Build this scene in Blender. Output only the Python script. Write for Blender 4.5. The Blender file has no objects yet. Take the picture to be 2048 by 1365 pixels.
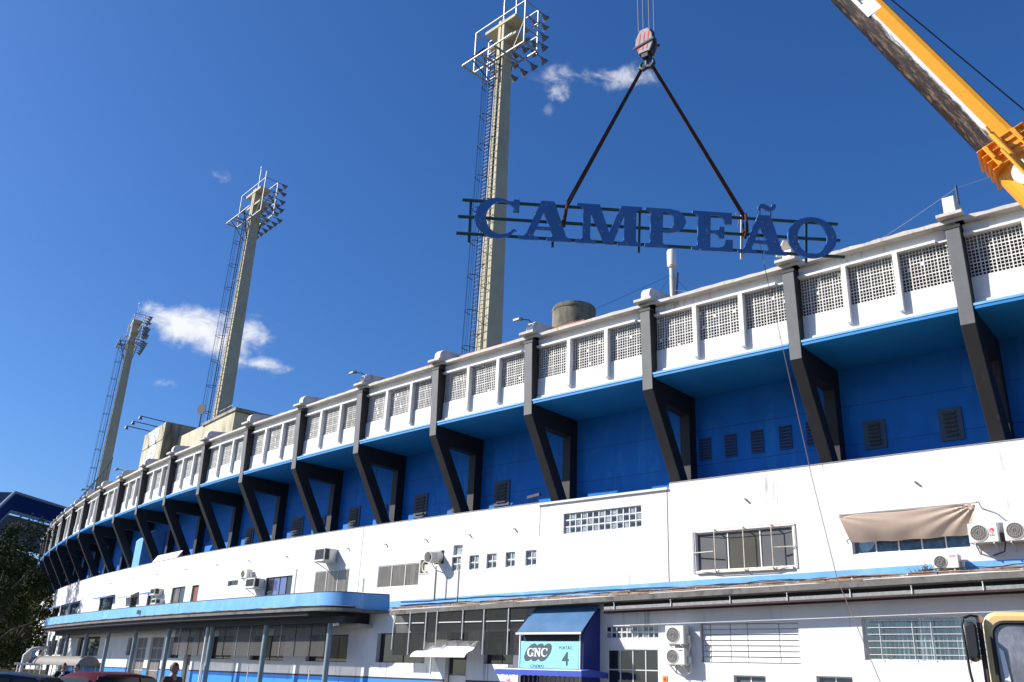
import bpy, bmesh, math, random
from mathutils import Vector, Matrix
random.seed(7)
rad = math.radians
sc = bpy.context.scene
col = sc.collection

# ------------------------------------------------------------------ camera
EYE = 1.6
FOC, PITCH, ROLL = 1770.86, 0.372242, 0.0431276        # focal length in pixels of a 2048 px wide frame
FW = Vector((0, math.cos(PITCH), math.sin(PITCH)))
UP0 = Vector((0, -math.sin(PITCH), math.cos(PITCH)))
RT0 = Vector((1, 0, 0))
RT = RT0 * math.cos(ROLL) + UP0 * math.sin(ROLL)
UP = UP0 * math.cos(ROLL) - RT0 * math.sin(ROLL)
cam_d = bpy.data.cameras.new('camera')
cam_d.sensor_width = 36.0
cam_d.lens = FOC / 2048 * 36.0
cam_d.clip_start = 0.1
cam_d.clip_end = 6000
cam = bpy.data.objects.new('camera', cam_d)
col.objects.link(cam)
m = Matrix((RT, UP, -FW)).transposed().to_4x4()
m.translation = Vector((0, 0, EYE))
cam.matrix_world = m
sc.camera = cam

# ------------------------------------------------------------------ sun, sky, exposure
SUN_AZ, SUN_EL = rad(177.3), rad(34.5)        # direction towards the sun: angle from +x, elevation
sd = Vector((math.cos(SUN_AZ) * math.cos(SUN_EL), math.sin(SUN_AZ) * math.cos(SUN_EL), math.sin(SUN_EL)))
sun_d = bpy.data.lights.new('sun', 'SUN')
sun_d.energy = 5.0
sun_d.angle = rad(0.53)
sun_d.color = (1.0, 0.95, 0.88)
sun = bpy.data.objects.new('sun', sun_d)
sun.rotation_euler = (-sd).to_track_quat('-Z', 'Y').to_euler()
sun.location = (-40, 0, 60)
col.objects.link(sun)
sc.view_settings.view_transform = 'Standard'
sc.view_settings.look = 'None'
sc.view_settings.exposure = 0.68
sc.view_settings.gamma = 1.0

world = bpy.data.worlds.new('World')
sc.world = world
world.use_nodes = True
wt = world.node_tree
for n_ in list(wt.nodes):
    wt.nodes.remove(n_)


def wn(tp, **kw):
    n = wt.nodes.new(tp)
    for k, v in kw.items():
        setattr(n, k, v)
    return n


def wm(op, a, b=None, clamp=False):
    n = wn('ShaderNodeMath', operation=op, use_clamp=clamp)
    for i, x in enumerate((a, b)):
        if x is None:
            continue
        if isinstance(x, (int, float)):
            n.inputs[i].default_value = x
        else:
            wt.links.new(x, n.inputs[i])
    return n.outputs[0]


sky = wn('ShaderNodeTexSky', sky_type='NISHITA')
sky.sun_disc = False
sky.sun_elevation = SUN_EL
sky.sun_rotation = math.pi / 2 - SUN_AZ
sky.altitude = 10
sky.air_density = 1.0
sky.dust_density = 1.1
sky.ozone_density = 1.6
hs = wn('ShaderNodeHueSaturation')
hs.inputs['Saturation'].default_value = 1.12
hs.inputs['Value'].default_value = 1.0
hs.inputs['Hue'].default_value = 0.502
tint = wn('ShaderNodeMix', data_type='RGBA', blend_type='MULTIPLY')
tint.inputs['Factor'].default_value = 1.0
tint.inputs[7].default_value = (0.69, 0.92, 1.30, 1)        # the photograph's deep blue rendering of a clear sky
wt.links.new(sky.outputs[0], tint.inputs[6])
wt.links.new(tint.outputs[2], hs.inputs['Color'])
tc = wn('ShaderNodeTexCoord')
sep = wn('ShaderNodeSeparateXYZ')
wt.links.new(tc.outputs['Generated'], sep.inputs[0])
az = wm('MULTIPLY', wm('ARCTAN2', sep.outputs[0], sep.outputs[1]), 180 / math.pi)
el = wm('MULTIPLY', wm('ARCSINE', sep.outputs[2]), 180 / math.pi)
# cumulus and wisps: azimuth, elevation, half widths (degrees), density
CLOUDS = [(-21.2, 20.1, 2.9, 1.25, 1.2), (-22.9, 20.2, 1.7, 0.95, 1.0), (-19.3, 19.4, 2.2, 1.0, 1.1),
          (-17.7, 20.3, 1.5, 1.05, 0.95), (-18.4, 18.4, 1.6, 0.7, 0.75), (-16.2, 18.4, 2.0, 0.5, 0.8),
          (-21.4, 29.4, 1.1, 0.65, 0.50), (2.9, 38.15, 2.0, 0.75, 0.66), (7.8, 37.85, 3.1, 0.8, 0.70),
          (2.8, 37.05, 1.2, 0.75, 0.68), (5.0, 38.0, 3.4, 0.55, 0.60), (2.1, 36.15, 0.8, 0.5, 0.5),
          (-22.3, 16.4, 1.1, 0.45, 0.46)]
dens = None
for a, e, ra, re, amp in CLOUDS:
    da = wm('MULTIPLY', wm('SUBTRACT', az, a), 1 / ra)
    de = wm('MULTIPLY', wm('SUBTRACT', el, e), 1 / re)
    r2 = wm('ADD', wm('MULTIPLY', da, da), wm('MULTIPLY', de, de))
    b = wm('MULTIPLY', wm('EXPONENT', wm('MULTIPLY', r2, -0.9)), amp)
    dens = b if dens is None else wm('MAXIMUM', dens, b)
nz = wn('ShaderNodeTexNoise')
nz.inputs['Scale'].default_value = 46.0
nz.inputs['Detail'].default_value = 12.0
nz.inputs['Roughness'].default_value = 0.62
nz.inputs['Distortion'].default_value = 0.35
mp = wn('ShaderNodeMapping')
mp.inputs['Scale'].default_value = (1, 1, 1.5)
wt.links.new(tc.outputs['Generated'], mp.inputs[0])
wt.links.new(mp.outputs[0], nz.inputs['Vector'])
dd = wm('ADD', dens, wm('MULTIPLY', wm('SUBTRACT', nz.outputs[0], 0.52), 1.5))
mr = wn('ShaderNodeMapRange', interpolation_type='SMOOTHSTEP')
mr.inputs['From Min'].default_value = 0.25
mr.inputs['From Max'].default_value = 1.2
wt.links.new(dd, mr.inputs['Value'])
cl = wm('MULTIPLY', mr.outputs[0], wm('MULTIPLY', dens, 2.2, True), True)
mixc = wn('ShaderNodeMix', data_type='RGBA')
wt.links.new(cl, mixc.inputs['Factor'])
wt.links.new(hs.outputs[0], mixc.inputs[6])
mixc.inputs[7].default_value = (8.4, 8.6, 9.0, 1)
bg = wn('ShaderNodeBackground')
bg.inputs['Strength'].default_value = 0.070
wt.links.new(mixc.outputs[2], bg.inputs['Color'])
wo = wn('ShaderNodeOutputWorld')
wt.links.new(bg.outputs[0], wo.inputs[0])


# ------------------------------------------------------------------ helpers
def at(x, y, d):
    """world point seen at photo pixel (x, y) at d metres of depth"""
    return Vector((0, 0, EYE)) + d * (FW + RT * ((x - 1024) / FOC) + UP * ((682.5 - y) / FOC))


ORIGIN = {}


def org(o):
    return ORIGIN.get(o.name, Vector((0, 0, 0))) if o else Vector((0, 0, 0))


def tag(o, label=None, cat=None, group=None, kind=None):
    if label: o['label'] = label
    if cat: o['category'] = cat
    if group: o['group'] = group
    if kind: o['kind'] = kind
    return o


def thing(name, label, cat, loc=(0, 0, 0), group=None):
    o = bpy.data.objects.new(name, None)
    o.empty_display_size = 0.3
    o.location = loc
    col.objects.link(o)
    ORIGIN[o.name] = Vector(loc)
    return tag(o, label, cat, group)


class MB:
    def __init__(s):
        s.v, s.f, s.mi = [], [], []

    def add(s, vs, fs, mi=0):
        b = len(s.v)
        s.v += [Vector(p) for p in vs]
        s.f += [[b + i for i in f] for f in fs]
        s.mi += [mi] * len(fs)
        return s

    def hexa(s, p, mi=0):           # p: 4 bottom, 4 top
        return s.add(p, [(3, 2, 1, 0), (4, 5, 6, 7), (0, 1, 5, 4), (1, 2, 6, 5), (2, 3, 7, 6), (3, 0, 4, 7)], mi)

    def box(s, c, sz, mi=0, ax=None):
        c = Vector(c)
        X, Y, Z = ax if ax else (Vector((1, 0, 0)), Vector((0, 1, 0)), Vector((0, 0, 1)))
        hx, hy, hz = sz[0] / 2, sz[1] / 2, sz[2] / 2
        return s.hexa([c + X * a * hx + Y * b * hy + Z * d * hz for d in (-1, 1) for a, b in ((-1, -1), (1, -1), (1, 1), (-1, 1))], mi)

    def prism(s, a, b, mi=0):       # two matching loops
        n = len(a)
        return s.add(list(a) + list(b), [tuple(range(n))[::-1], tuple(range(n, 2 * n))] + [(i, (i + 1) % n, n + (i + 1) % n, n + i) for i in range(n)], mi)

    def tube(s, path, r, n=8, mi=0, caps=True, closed=False):
        path = [Vector(p) for p in path]
        rs = r if isinstance(r, (list, tuple)) else [r] * len(path)
        vs, fs = [], []
        N = len(path)
        prevx = None
        for i, p in enumerate(path):
            d = (path[min(i + 1, N - 1)] - path[max(i - 1, 0)]) if not closed else (path[(i + 1) % N] - path[i - 1])
            d = d.normalized() if d.length > 1e-9 else Vector((0, 0, 1))
            if prevx is None:
                x = d.orthogonal().normalized()
            else:
                x = prevx - d * prevx.dot(d)
                x = x.normalized() if x.length > 1e-6 else d.orthogonal().normalized()
            prevx = x
            y = d.cross(x)
            for k in range(n):
                a = 2 * math.pi * k / n
                vs.append(p + (x * math.cos(a) + y * math.sin(a)) * rs[i])
        for i in range(N if closed else N - 1):
            j = (i + 1) % N
            for k in range(n):
                fs.append((i * n + k, i * n + (k + 1) % n, j * n + (k + 1) % n, j * n + k))
        if caps and not closed:
            fs.append(tuple(range(n))[::-1])
            fs.append(tuple((N - 1) * n + k for k in range(n)))
        return s.add(vs, fs, mi)

    def bar(s, p, q, wd, ht=None, mi=0, up=Vector((0, 0, 1))):
        p, q = Vector(p), Vector(q)
        d = (q - p)
        L = d.length
        d = d / L
        u = up - d * up.dot(d)
        if u.length < 1e-4:
            u = d.orthogonal()
        u.normalize()
        return s.box((p + q) / 2, (L, wd, ht or wd), mi, (d, u.cross(d), u))

    def lathe(s, prof, c, n=16, mi=0, ax=(0, 0, 1)):
        A = Vector(ax).normalized()
        X = A.orthogonal().normalized()
        Y = A.cross(X)
        c = Vector(c)
        vs, fs = [], []
        for r, z in prof:
            for k in range(n):
                a = 2 * math.pi * k / n
                vs.append(c + A * z + (X * math.cos(a) + Y * math.sin(a)) * max(r, 1e-4))
        for i in range(len(prof) - 1):
            for k in range(n):
                fs.append((i * n + k, i * n + (k + 1) % n, (i + 1) * n + (k + 1) % n, (i + 1) * n + k))
        fs.append(tuple(range(n))[::-1])
        fs.append(tuple((len(prof) - 1) * n + k for k in range(n)))
        return s.add(vs, fs, mi)

    def build(s, name, mat, parent=None, smooth=False, origin=None, bevel=0, keep=False):
        o0 = Vector(origin) if origin is not None else org(parent)
        me = bpy.data.meshes.new(name)
        me.from_pydata([tuple(p - o0) for p in s.v], [], s.f)
        mats = mat if isinstance(mat, (list, tuple)) else [mat]
        for mm in mats:
            me.materials.append(mm)
        for p, k in zip(me.polygons, s.mi):
            p.material_index = k
        if not keep:
            bm = bmesh.new()
            bm.from_mesh(me)
            bmesh.ops.recalc_face_normals(bm, faces=bm.faces)
            bm.to_mesh(me)
            bm.free()
        if smooth:
            for p in me.polygons:
                p.use_smooth = True
            me.set_sharp_from_angle(angle=rad(38))
        o = bpy.data.objects.new(name, me)
        col.objects.link(o)
        if parent:
            o.parent = parent
        else:
            o.location = o0
        ORIGIN[o.name] = o0
        if bevel:
            bv = o.modifiers.new('bevel', 'BEVEL')
            bv.width = bevel
            bv.segments = 2
            bv.limit_method = 'ANGLE'
        return o


def inst(o, name, parent, loc_world):
    """another object sharing o's mesh, its mesh origin at loc_world"""
    c = bpy.data.objects.new(name, o.data)
    col.objects.link(c)
    c.parent = parent
    c.location = Vector(loc_world) - org(parent)
    ORIGIN[c.name] = Vector(loc_world)
    return c


# ------------------------------------------------------------------ materials
MATS = {}


def mat(name, c, rough=0.6, metal=0.0, var=0.12, scale=2.0, dirt=None, damt=0.5, dscale=1.2, stretch=0.18, dlow=0.5, bump=0.0, bscale=30.0, spec=0.4, alpha=1.0):
    if name in MATS:
        return MATS[name]
    m_ = bpy.data.materials.new(name)
    m_.use_nodes = True
    nt = m_.node_tree
    b = nt.nodes['Principled BSDF']
    b.inputs['Roughness'].default_value = rough
    b.inputs['Metallic'].default_value = metal
    b.inputs['Specular IOR Level'].default_value = spec
    g = nt.nodes.new('ShaderNodeNewGeometry')
    n1 = nt.nodes.new('ShaderNodeTexNoise')
    n1.inputs['Scale'].default_value = scale
    n1.inputs['Detail'].default_value = 6
    n1.inputs['Roughness'].default_value = 0.6
    nt.links.new(g.outputs['Position'], n1.inputs['Vector'])
    r1 = nt.nodes.new('ShaderNodeMapRange')
    r1.inputs['From Min'].default_value = 0.3
    r1.inputs['From Max'].default_value = 0.7
    r1.inputs['To Min'].default_value = 1 - var
    r1.inputs['To Max'].default_value = 1 + var * 0.6
    nt.links.new(n1.outputs[0], r1.inputs['Value'])
    mu = nt.nodes.new('ShaderNodeMix')
    mu.data_type = 'RGBA'
    mu.blend_type = 'MULTIPLY'
    mu.inputs['Factor'].default_value = 1
    mu.inputs[6].default_value = (*c, 1)
    nt.links.new(r1.outputs[0], mu.inputs[7])
    last = mu.outputs[2]
    if dirt:
        mp_ = nt.nodes.new('ShaderNodeMapping')
        mp_.inputs['Scale'].default_value = (1, 1, stretch)
        nt.links.new(g.outputs['Position'], mp_.inputs[0])
        n2 = nt.nodes.new('ShaderNodeTexNoise')
        n2.inputs['Scale'].default_value = dscale
        n2.inputs['Detail'].default_value = 9
        n2.inputs['Roughness'].default_value = 0.68
        nt.links.new(mp_.outputs[0], n2.inputs['Vector'])
        r2 = nt.nodes.new('ShaderNodeMapRange')
        r2.interpolation_type = 'SMOOTHSTEP'
        r2.inputs['From Min'].default_value = dlow
        r2.inputs['From Max'].default_value = dlow + 0.22
        r2.inputs['To Max'].default_value = damt
        nt.links.new(n2.outputs[0], r2.inputs['Value'])
        mx = nt.nodes.new('ShaderNodeMix')
        mx.data_type = 'RGBA'
        nt.links.new(r2.outputs[0], mx.inputs['Factor'])
        nt.links.new(last, mx.inputs[6])
        mx.inputs[7].default_value = (*dirt, 1)
        last = mx.outputs[2]
    nt.links.new(last, b.inputs['Base Color'])
    if bump:
        n3 = nt.nodes.new('ShaderNodeTexNoise')
        n3.inputs['Scale'].default_value = bscale
        n3.inputs['Detail'].default_value = 5
        nt.links.new(g.outputs['Position'], n3.inputs['Vector'])
        bp = nt.nodes.new('ShaderNodeBump')
        bp.inputs['Strength'].default_value = bump
        bp.inputs['Distance'].default_value = 0.02
        nt.links.new(n3.outputs[0], bp.inputs['Height'])
        nt.links.new(bp.outputs[0], b.inputs['Normal'])
    if alpha < 1:
        b.inputs['Alpha'].default_value = alpha
    MATS[name] = m_
    return m_


def veil(name, c, opacity):
    """thin see-through cloth or mesh netting"""
    m_ = bpy.data.materials.new(name)
    m_.use_nodes = True
    nt = m_.node_tree
    b = nt.nodes['Principled BSDF']
    b.inputs['Base Color'].default_value = (*c, 1)
    b.inputs['Roughness'].default_value = 0.7
    b.inputs['Specular IOR Level'].default_value = 0.1
    t = nt.nodes.new('ShaderNodeBsdfTransparent')
    x = nt.nodes.new('ShaderNodeMixShader')
    g = nt.nodes.new('ShaderNodeNewGeometry')
    n1 = nt.nodes.new('ShaderNodeTexNoise')
    n1.inputs['Scale'].default_value = 2.0
    n1.inputs['Detail'].default_value = 5
    nt.links.new(g.outputs['Position'], n1.inputs['Vector'])
    r1 = nt.nodes.new('ShaderNodeMapRange')
    r1.inputs['To Min'].default_value = opacity - 0.12
    r1.inputs['To Max'].default_value = opacity + 0.12
    nt.links.new(n1.outputs[0], r1.inputs['Value'])
    nt.links.new(r1.outputs[0], x.inputs[0])
    nt.links.new(t.outputs[0], x.inputs[1])
    nt.links.new(b.outputs[0], x.inputs[2])
    nt.links.new(x.outputs[0], nt.nodes['Material Output'].inputs[0])
    MATS[name] = m_
    return m_



def streaks(m_, c, amt, xy=6.0, zz=0.05, patch=0.35, lo=0.54, plo=0.52):
    """rain streaks gathered in patches, over whatever colour the material has"""
    nt = m_.node_tree
    b = nt.nodes['Principled BSDF']
    g = nt.nodes.new('ShaderNodeNewGeometry')
    outs = []
    for scl, st, low, wid in ((xy, zz, lo, 0.12), (patch, 0.8, plo, 0.10)):
        mp_ = nt.nodes.new('ShaderNodeMapping')
        mp_.inputs['Scale'].default_value = (1, 1, st)
        nt.links.new(g.outputs['Position'], mp_.inputs[0])
        n = nt.nodes.new('ShaderNodeTexNoise')
        n.inputs['Scale'].default_value = scl
        n.inputs['Detail'].default_value = 7
        n.inputs['Roughness'].default_value = 0.65
        nt.links.new(mp_.outputs[0], n.inputs['Vector'])
        r = nt.nodes.new('ShaderNodeMapRange')
        r.inputs['From Min'].default_value = low
        r.inputs['From Max'].default_value = low + wid
        nt.links.new(n.outputs[0], r.inputs['Value'])
        outs.append(r.outputs[0])
    mu = nt.nodes.new('ShaderNodeMath')
    mu.operation = 'MULTIPLY'
    nt.links.new(outs[0], mu.inputs[0])
    nt.links.new(outs[1], mu.inputs[1])
    m2 = nt.nodes.new('ShaderNodeMath')
    m2.operation = 'MULTIPLY'
    nt.links.new(mu.outputs[0], m2.inputs[0])
    m2.inputs[1].default_value = amt
    mx = nt.nodes.new('ShaderNodeMix')
    mx.data_type = 'RGBA'
    old = b.inputs['Base Color'].links[0].from_socket
    nt.links.new(m2.outputs[0], mx.inputs['Factor'])
    nt.links.new(old, mx.inputs[6])
    mx.inputs[7].default_value = (*c, 1)
    nt.links.new(mx.outputs[2], b.inputs['Base Color'])


WHITE = mat('white_paint', (0.69, 0.68, 0.665), 0.7, var=0.09, scale=0.9, dirt=(0.30, 0.27, 0.24), damt=0.55, dscale=2.6, stretch=0.07, dlow=0.60, bump=0.12, bscale=14)
WHITE2 = mat('white_parapet', (0.73, 0.715, 0.68), 0.7, var=0.07, scale=1.2, dirt=(0.42, 0.35, 0.25), damt=0.6, dscale=1.9, stretch=0.3, dlow=0.54, bump=0.15, bscale=16)
CREAM = mat('stained_lip', (0.74, 0.70, 0.60), 0.75, var=0.15, scale=2.5, dirt=(0.42, 0.33, 0.18), damt=0.7, dscale=1.6, stretch=1.0, dlow=0.52, bump=0.2)
COPING = mat('coping_concrete', (0.56, 0.52, 0.46), 0.8, var=0.15, scale=3, dirt=(0.28, 0.2, 0.13), damt=0.85, dscale=5, stretch=0.6, dlow=0.52, bump=0.3)
PIERSIDE = mat('pier_plaster', (0.58, 0.58, 0.58), 0.8, var=0.2, scale=2.5, dirt=(0.25, 0.25, 0.26), damt=0.8, dscale=2.2, stretch=0.5, dlow=0.48, bump=0.2)
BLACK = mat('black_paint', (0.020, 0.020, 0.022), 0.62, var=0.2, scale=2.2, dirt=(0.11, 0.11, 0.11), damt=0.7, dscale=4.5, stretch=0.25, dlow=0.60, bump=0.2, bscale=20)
LITBK = mat('sunlit_bracket_paint', (0.135, 0.137, 0.142), 0.65, var=0.15, scale=1.8, dirt=(0.07, 0.07, 0.075), damt=0.5, dscale=3, stretch=0.3, dlow=0.56, bump=0.12, bscale=22)  # lighter copy of the bracket paint, sunlight on the front put into the colour
streaks(WHITE, (0.27, 0.25, 0.22), 0.75)
streaks(WHITE2, (0.26, 0.22, 0.17), 0.7, xy=7.0, zz=0.12, patch=0.6)
BLUE = mat('royal_blue_wall', (0.002, 0.165, 0.56), 0.75, var=0.16, scale=0.7, dirt=(0.006, 0.10, 0.36), damt=0.6, dscale=1.3, dlow=0.5, bump=0.1, bscale=10)
streaks(BLUE, (0.02, 0.23, 0.60), 0.6, xy=4.0, zz=0.10, patch=0.5, lo=0.48, plo=0.48)
SOFFIT = mat('soffit_blue', (0.008, 0.21, 0.52), 0.6, var=0.1, scale=0.7, dirt=(0.03, 0.25, 0.50), damt=0.5, dscale=0.6, stretch=1, dlow=0.5)
SKYBLUE = mat('sky_blue_paint', (0.15, 0.39, 0.74), 0.55, var=0.14, scale=1.6, dirt=(0.30, 0.52, 0.80), damt=0.6, dscale=1.3, stretch=0.4, dlow=0.5, bump=0.1)
BLUEW = mat('wainscot_blue', (0.03, 0.25, 0.72), 0.5, var=0.06)
DARKIN = mat('unlit_interior', (0.03, 0.03, 0.032), 0.9)  # near-black colour stands in for shade behind lattice and openings
CONC = mat('old_concrete', (0.30, 0.275, 0.22), 0.85, var=0.2, scale=1.4, dirt=(0.06, 0.055, 0.045), damt=0.9, dscale=1.1, stretch=0.12, dlow=0.48, bump=0.3)
CONCR = mat('cream_concrete', (0.50, 0.46, 0.33), 0.85, var=0.15, scale=1.2, dirt=(0.10, 0.085, 0.06), damt=0.9, dscale=1.2, stretch=0.12, dlow=0.5, bump=0.3)
TOWERC = mat('tower_concrete', (0.50, 0.45, 0.31), 0.85, var=0.12, scale=0.9, dirt=(0.26, 0.25, 0.19), damt=0.5, dscale=0.8, stretch=0.15, dlow=0.5, bump=0.2)
TANKC = mat('tank_concrete', (0.21, 0.19, 0.145), 0.9, var=0.25, scale=1.5, dirt=(0.05, 0.045, 0.035), damt=0.9, dscale=1.0, stretch=0.25, dlow=0.46, bump=0.35)
GALV = mat('galvanised_steel', (0.55, 0.55, 0.54), 0.45, 0.6, var=0.15)
GALVM = mat('painted_white_steel', (0.66, 0.66, 0.64), 0.5, var=0.15, dirt=(0.35, 0.2, 0.1), damt=0.5, dscale=5, dlow=0.58)
DKSTEEL = mat('dark_steel', (0.05, 0.05, 0.06), 0.5, 0.4, var=0.2)
RUST = mat('rusty_steel', (0.36, 0.16, 0.07), 0.8, var=0.3, scale=8, dirt=(0.55, 0.5, 0.42), damt=0.8, dscale=6, stretch=1, dlow=0.5)
GLASSD = mat('dark_glass', (0.02, 0.022, 0.025), 0.06, var=0.1, spec=0.8)
GLASSB = mat('sky_reflection_glass', (0.10, 0.13, 0.30), 0.04, var=0.1, spec=1.0)  # blue base colour imitates the sky reflected in the glass
GLASSK = mat('brown_curtain_glass', (0.13, 0.11, 0.085), 0.25, var=0.3, scale=1.5, dirt=(0.27, 0.24, 0.20), damt=0.8, dscale=3.5, stretch=0.05, dlow=0.5, spec=0.6)
GLASSG = mat('grey_insect_screen', (0.085, 0.088, 0.095), 0.6, var=0.12)
GBLOCK = mat('glass_block', (0.30, 0.33, 0.34), 0.12, var=0.5, scale=6, spec=0.9)
FRAMEW = mat('white_window_frame', (0.74, 0.73, 0.71), 0.5, var=0.06)
FRAMED = mat('dark_window_frame', (0.04, 0.04, 0.042), 0.5)
ACW = mat('ac_casing', (0.68, 0.67, 0.63), 0.5, var=0.05, dirt=(0.45, 0.40, 0.32), damt=0.4, dscale=4, dlow=0.58)
ACB = mat('ac_dark', (0.03, 0.03, 0.032), 0.5)
ACG = mat('ac_grille', (0.16, 0.145, 0.125), 0.6)
NAVY = mat('navy_canvas', (0.012, 0.03, 0.20), 0.55, var=0.08)
ROOFBL = mat('booth_roof_blue', (0.075, 0.17, 0.31), 0.28, var=0.25, scale=1.2, dirt=(0.09, 0.2, 0.4), damt=0.5, dscale=1.5, stretch=1, dlow=0.5, spec=0.7)
SIGNC = mat('sign_cyan', (0.30, 0.78, 0.86), 0.4, var=0.03)
INK = mat('sign_grey_ink', (0.06, 0.09, 0.10), 0.6, var=0.05)
INKW = mat('sign_white_ink', (0.8, 0.8, 0.8), 0.6, var=0.02)
INKR = mat('logo_red', (0.62, 0.02, 0.06), 0.5, var=0.02)
BEIGE = mat('beige_canvas', (0.60, 0.47, 0.37), 0.9, var=0.08, scale=1.5, dirt=(0.40, 0.28, 0.2), damt=0.4, dscale=3, stretch=1, dlow=0.55)
AWNW = mat('white_fibreglass', (0.72, 0.70, 0.66), 0.55, var=0.08, dirt=(0.45, 0.33, 0.25), damt=0.5, dscale=4, stretch=1, dlow=0.55)
CABLE = mat('black_cable', (0.015, 0.015, 0.016), 0.6)
COPPER = mat('copper_insulated_pipe', (0.26, 0.17, 0.12), 0.7, var=0.35, scale=5, dirt=(0.7, 0.66, 0.6), damt=0.7, dscale=7, stretch=1, dlow=0.52)
EAVEC = mat('eave_concrete', (0.16, 0.155, 0.145), 0.85, var=0.25, scale=2.5, dirt=(0.05, 0.045, 0.04), damt=0.8, dscale=2.5, stretch=0.8, dlow=0.48, bump=0.25)
GUTTER = mat('mesh_strip', (0.27, 0.28, 0.27), 0.6, var=0.3, scale=12)
MAROON = mat('maroon_fringe_edge', (0.05, 0.02, 0.022), 0.6)  # dark edge paint, its maroon tint imitates lens colour fringing
COLM = mat('teal_grey_column', (0.22, 0.28, 0.30), 0.45, var=0.15, dirt=(0.35, 0.36, 0.36), damt=0.4, dscale=3, dlow=0.55)
SIGNBL = mat('sign_blue_metal', (0.035, 0.16, 0.47), 0.42, var=0.15, scale=1.4, dirt=(0.13, 0.22, 0.36), damt=0.7, dscale=2.6, stretch=1, dlow=0.55, bump=0.06, bscale=6)
SIGNGR = mat('sign_green_pipe', (0.016, 0.075, 0.085), 0.5, var=0.3, scale=4)
SLING = mat('brown_sling', (0.055, 0.028, 0.018), 0.85, var=0.3, scale=6, dirt=(0.18, 0.10, 0.06), damt=0.6, dscale=6, stretch=1, dlow=0.54)
YEL = mat('crane_yellow', (0.84, 0.36, 0.02), 0.38, var=0.05, dirt=(0.55, 0.2, 0.02), damt=0.5, dscale=2.5, stretch=1, dlow=0.6, spec=0.5)
ORANGEY = mat('crane_orange', (0.68, 0.26, 0.02), 0.45, var=0.1, dirt=(0.2, 0.08, 0.02), damt=0.6, dscale=4, stretch=1, dlow=0.56)
BOOMW = mat('boom_worn_white', (0.72, 0.70, 0.68), 0.5, var=0.1, dirt=(0.05, 0.04, 0.04), damt=0.95, dscale=3.0, stretch=1.0, dlow=0.52)
BOOMD = mat('boom_greasy_steel', (0.022, 0.016, 0.015), 0.6, var=0.5, scale=6, dirt=(0.17, 0.12, 0.09), damt=0.9, dscale=7.0, stretch=1.0, dlow=0.52, spec=0.12)
BOOMG = mat('boom_grey_steel', (0.10, 0.095, 0.09), 0.35, var=0.4, scale=5, spec=0.6)

# ------------------------------------------------------------------ the facade's curve (bracket positions on plan, right to left)
PL = [(27.14, 8.704), (23.191, 11.707), (19.279, 14.757), (15.405, 17.855), (11.57, 21.0), (8.102, 24.058), (4.324, 27.407), (0.536, 30.827), (-3.128, 34.278), (-6.719, 37.802), (-10.192, 41.415), (-13.708, 45.138), (-17.098, 48.929), (-20.298, 52.738), (-23.403, 56.556), (-26.419, 60.458), (-29.404, 64.383), (-32.226, 68.373), (-34.957, 72.406), (-37.607, 76.471), (-40.169, 80.588), (-42.693, 84.761), (-45.098, 89.035), (-47.466, 93.373), (-49.645, 97.762), (-51.7, 102.21), (-53.63, 106.714), (-55.434, 111.27), (-57.11, 115.874), (-58.657, 120.524)]
PL = [Vector(p) for p in PL]


def cv(u):
    """plan point, direction along the wall (right to left), outward normal at bay coordinate u"""
    t = u + 4
    i = min(max(int(math.floor(t)), 1), len(PL) - 3)
    s = t - i
    p0, p1, p2, p3 = PL[i - 1:i + 3]
    p = 0.5 * (2 * p1 + (p2 - p0) * s + (2 * p0 - 5 * p1 + 4 * p2 - p3) * s * s + (3 * p1 - p0 - 3 * p2 + p3) * s ** 3)
    d = 0.5 * ((p2 - p0) + 2 * (2 * p0 - 5 * p1 + 4 * p2 - p3) * s + 3 * (3 * p1 - p0 - 3 * p2 + p3) * s * s)
    d.normalize()
    return p, d, Vector((-d.y, d.x))


def W(u, w, h):
    """u bays along the wall, w metres outward from the bracket noses, h metres up"""
    p, d, n = cv(u)
    return Vector((p.x + n.x * w, p.y + n.y * w, h))


def steps(u0, u1, du=0.34):
    n = max(1, int(math.ceil(abs(u1 - u0) / du)))
    return [u0 + (u1 - u0) * i / n for i in range(n + 1)]


def fn(x, u):
    return x(u) if callable(x) else x


def sweep(mb, u0, u1, w0, w1, h0, h1, mi=0, du=0.34):
    """a bar of box section following the wall; w and h may be functions of u"""
    us = steps(u0, u1, du)
    vs, fs = [], []
    for u in us:
        a, b, c, d = fn(w0, u), fn(w1, u), fn(h0, u), fn(h1, u)
        vs += [W(u, a, c), W(u, b, c), W(u, b, d), W(u, a, d)]
    for i in range(len(us) - 1):
        for k in range(4):
            fs.append((i * 4 + k, i * 4 + (k + 1) % 4, (i + 1) * 4 + (k + 1) % 4, (i + 1) * 4 + k))
    e = (len(us) - 1) * 4
    fs += [(3, 2, 1, 0), (e, e + 1, e + 2, e + 3)]
    return mb.add(vs, fs, mi)


def fbox(u0, u1, w0, w1, h0, h1):
    return sweep(MB(), u0, u1, w0, w1, h0, h1)


def radial(mb, u0, u1, poly, mi=0):
    """a plate standing across the wall: outline in (w, h), from u0 to u1"""
    return mb.prism([W(u0, a, b) for a, b in poly], [W(u1, a, b) for a, b in poly], mi)


U_R, U_L = -1, 23
BAY_R, BAY_L = -2, 22
HS = 11.15                       # underside of the overhang
BWID = 0.075                     # bracket width in bays

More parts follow.
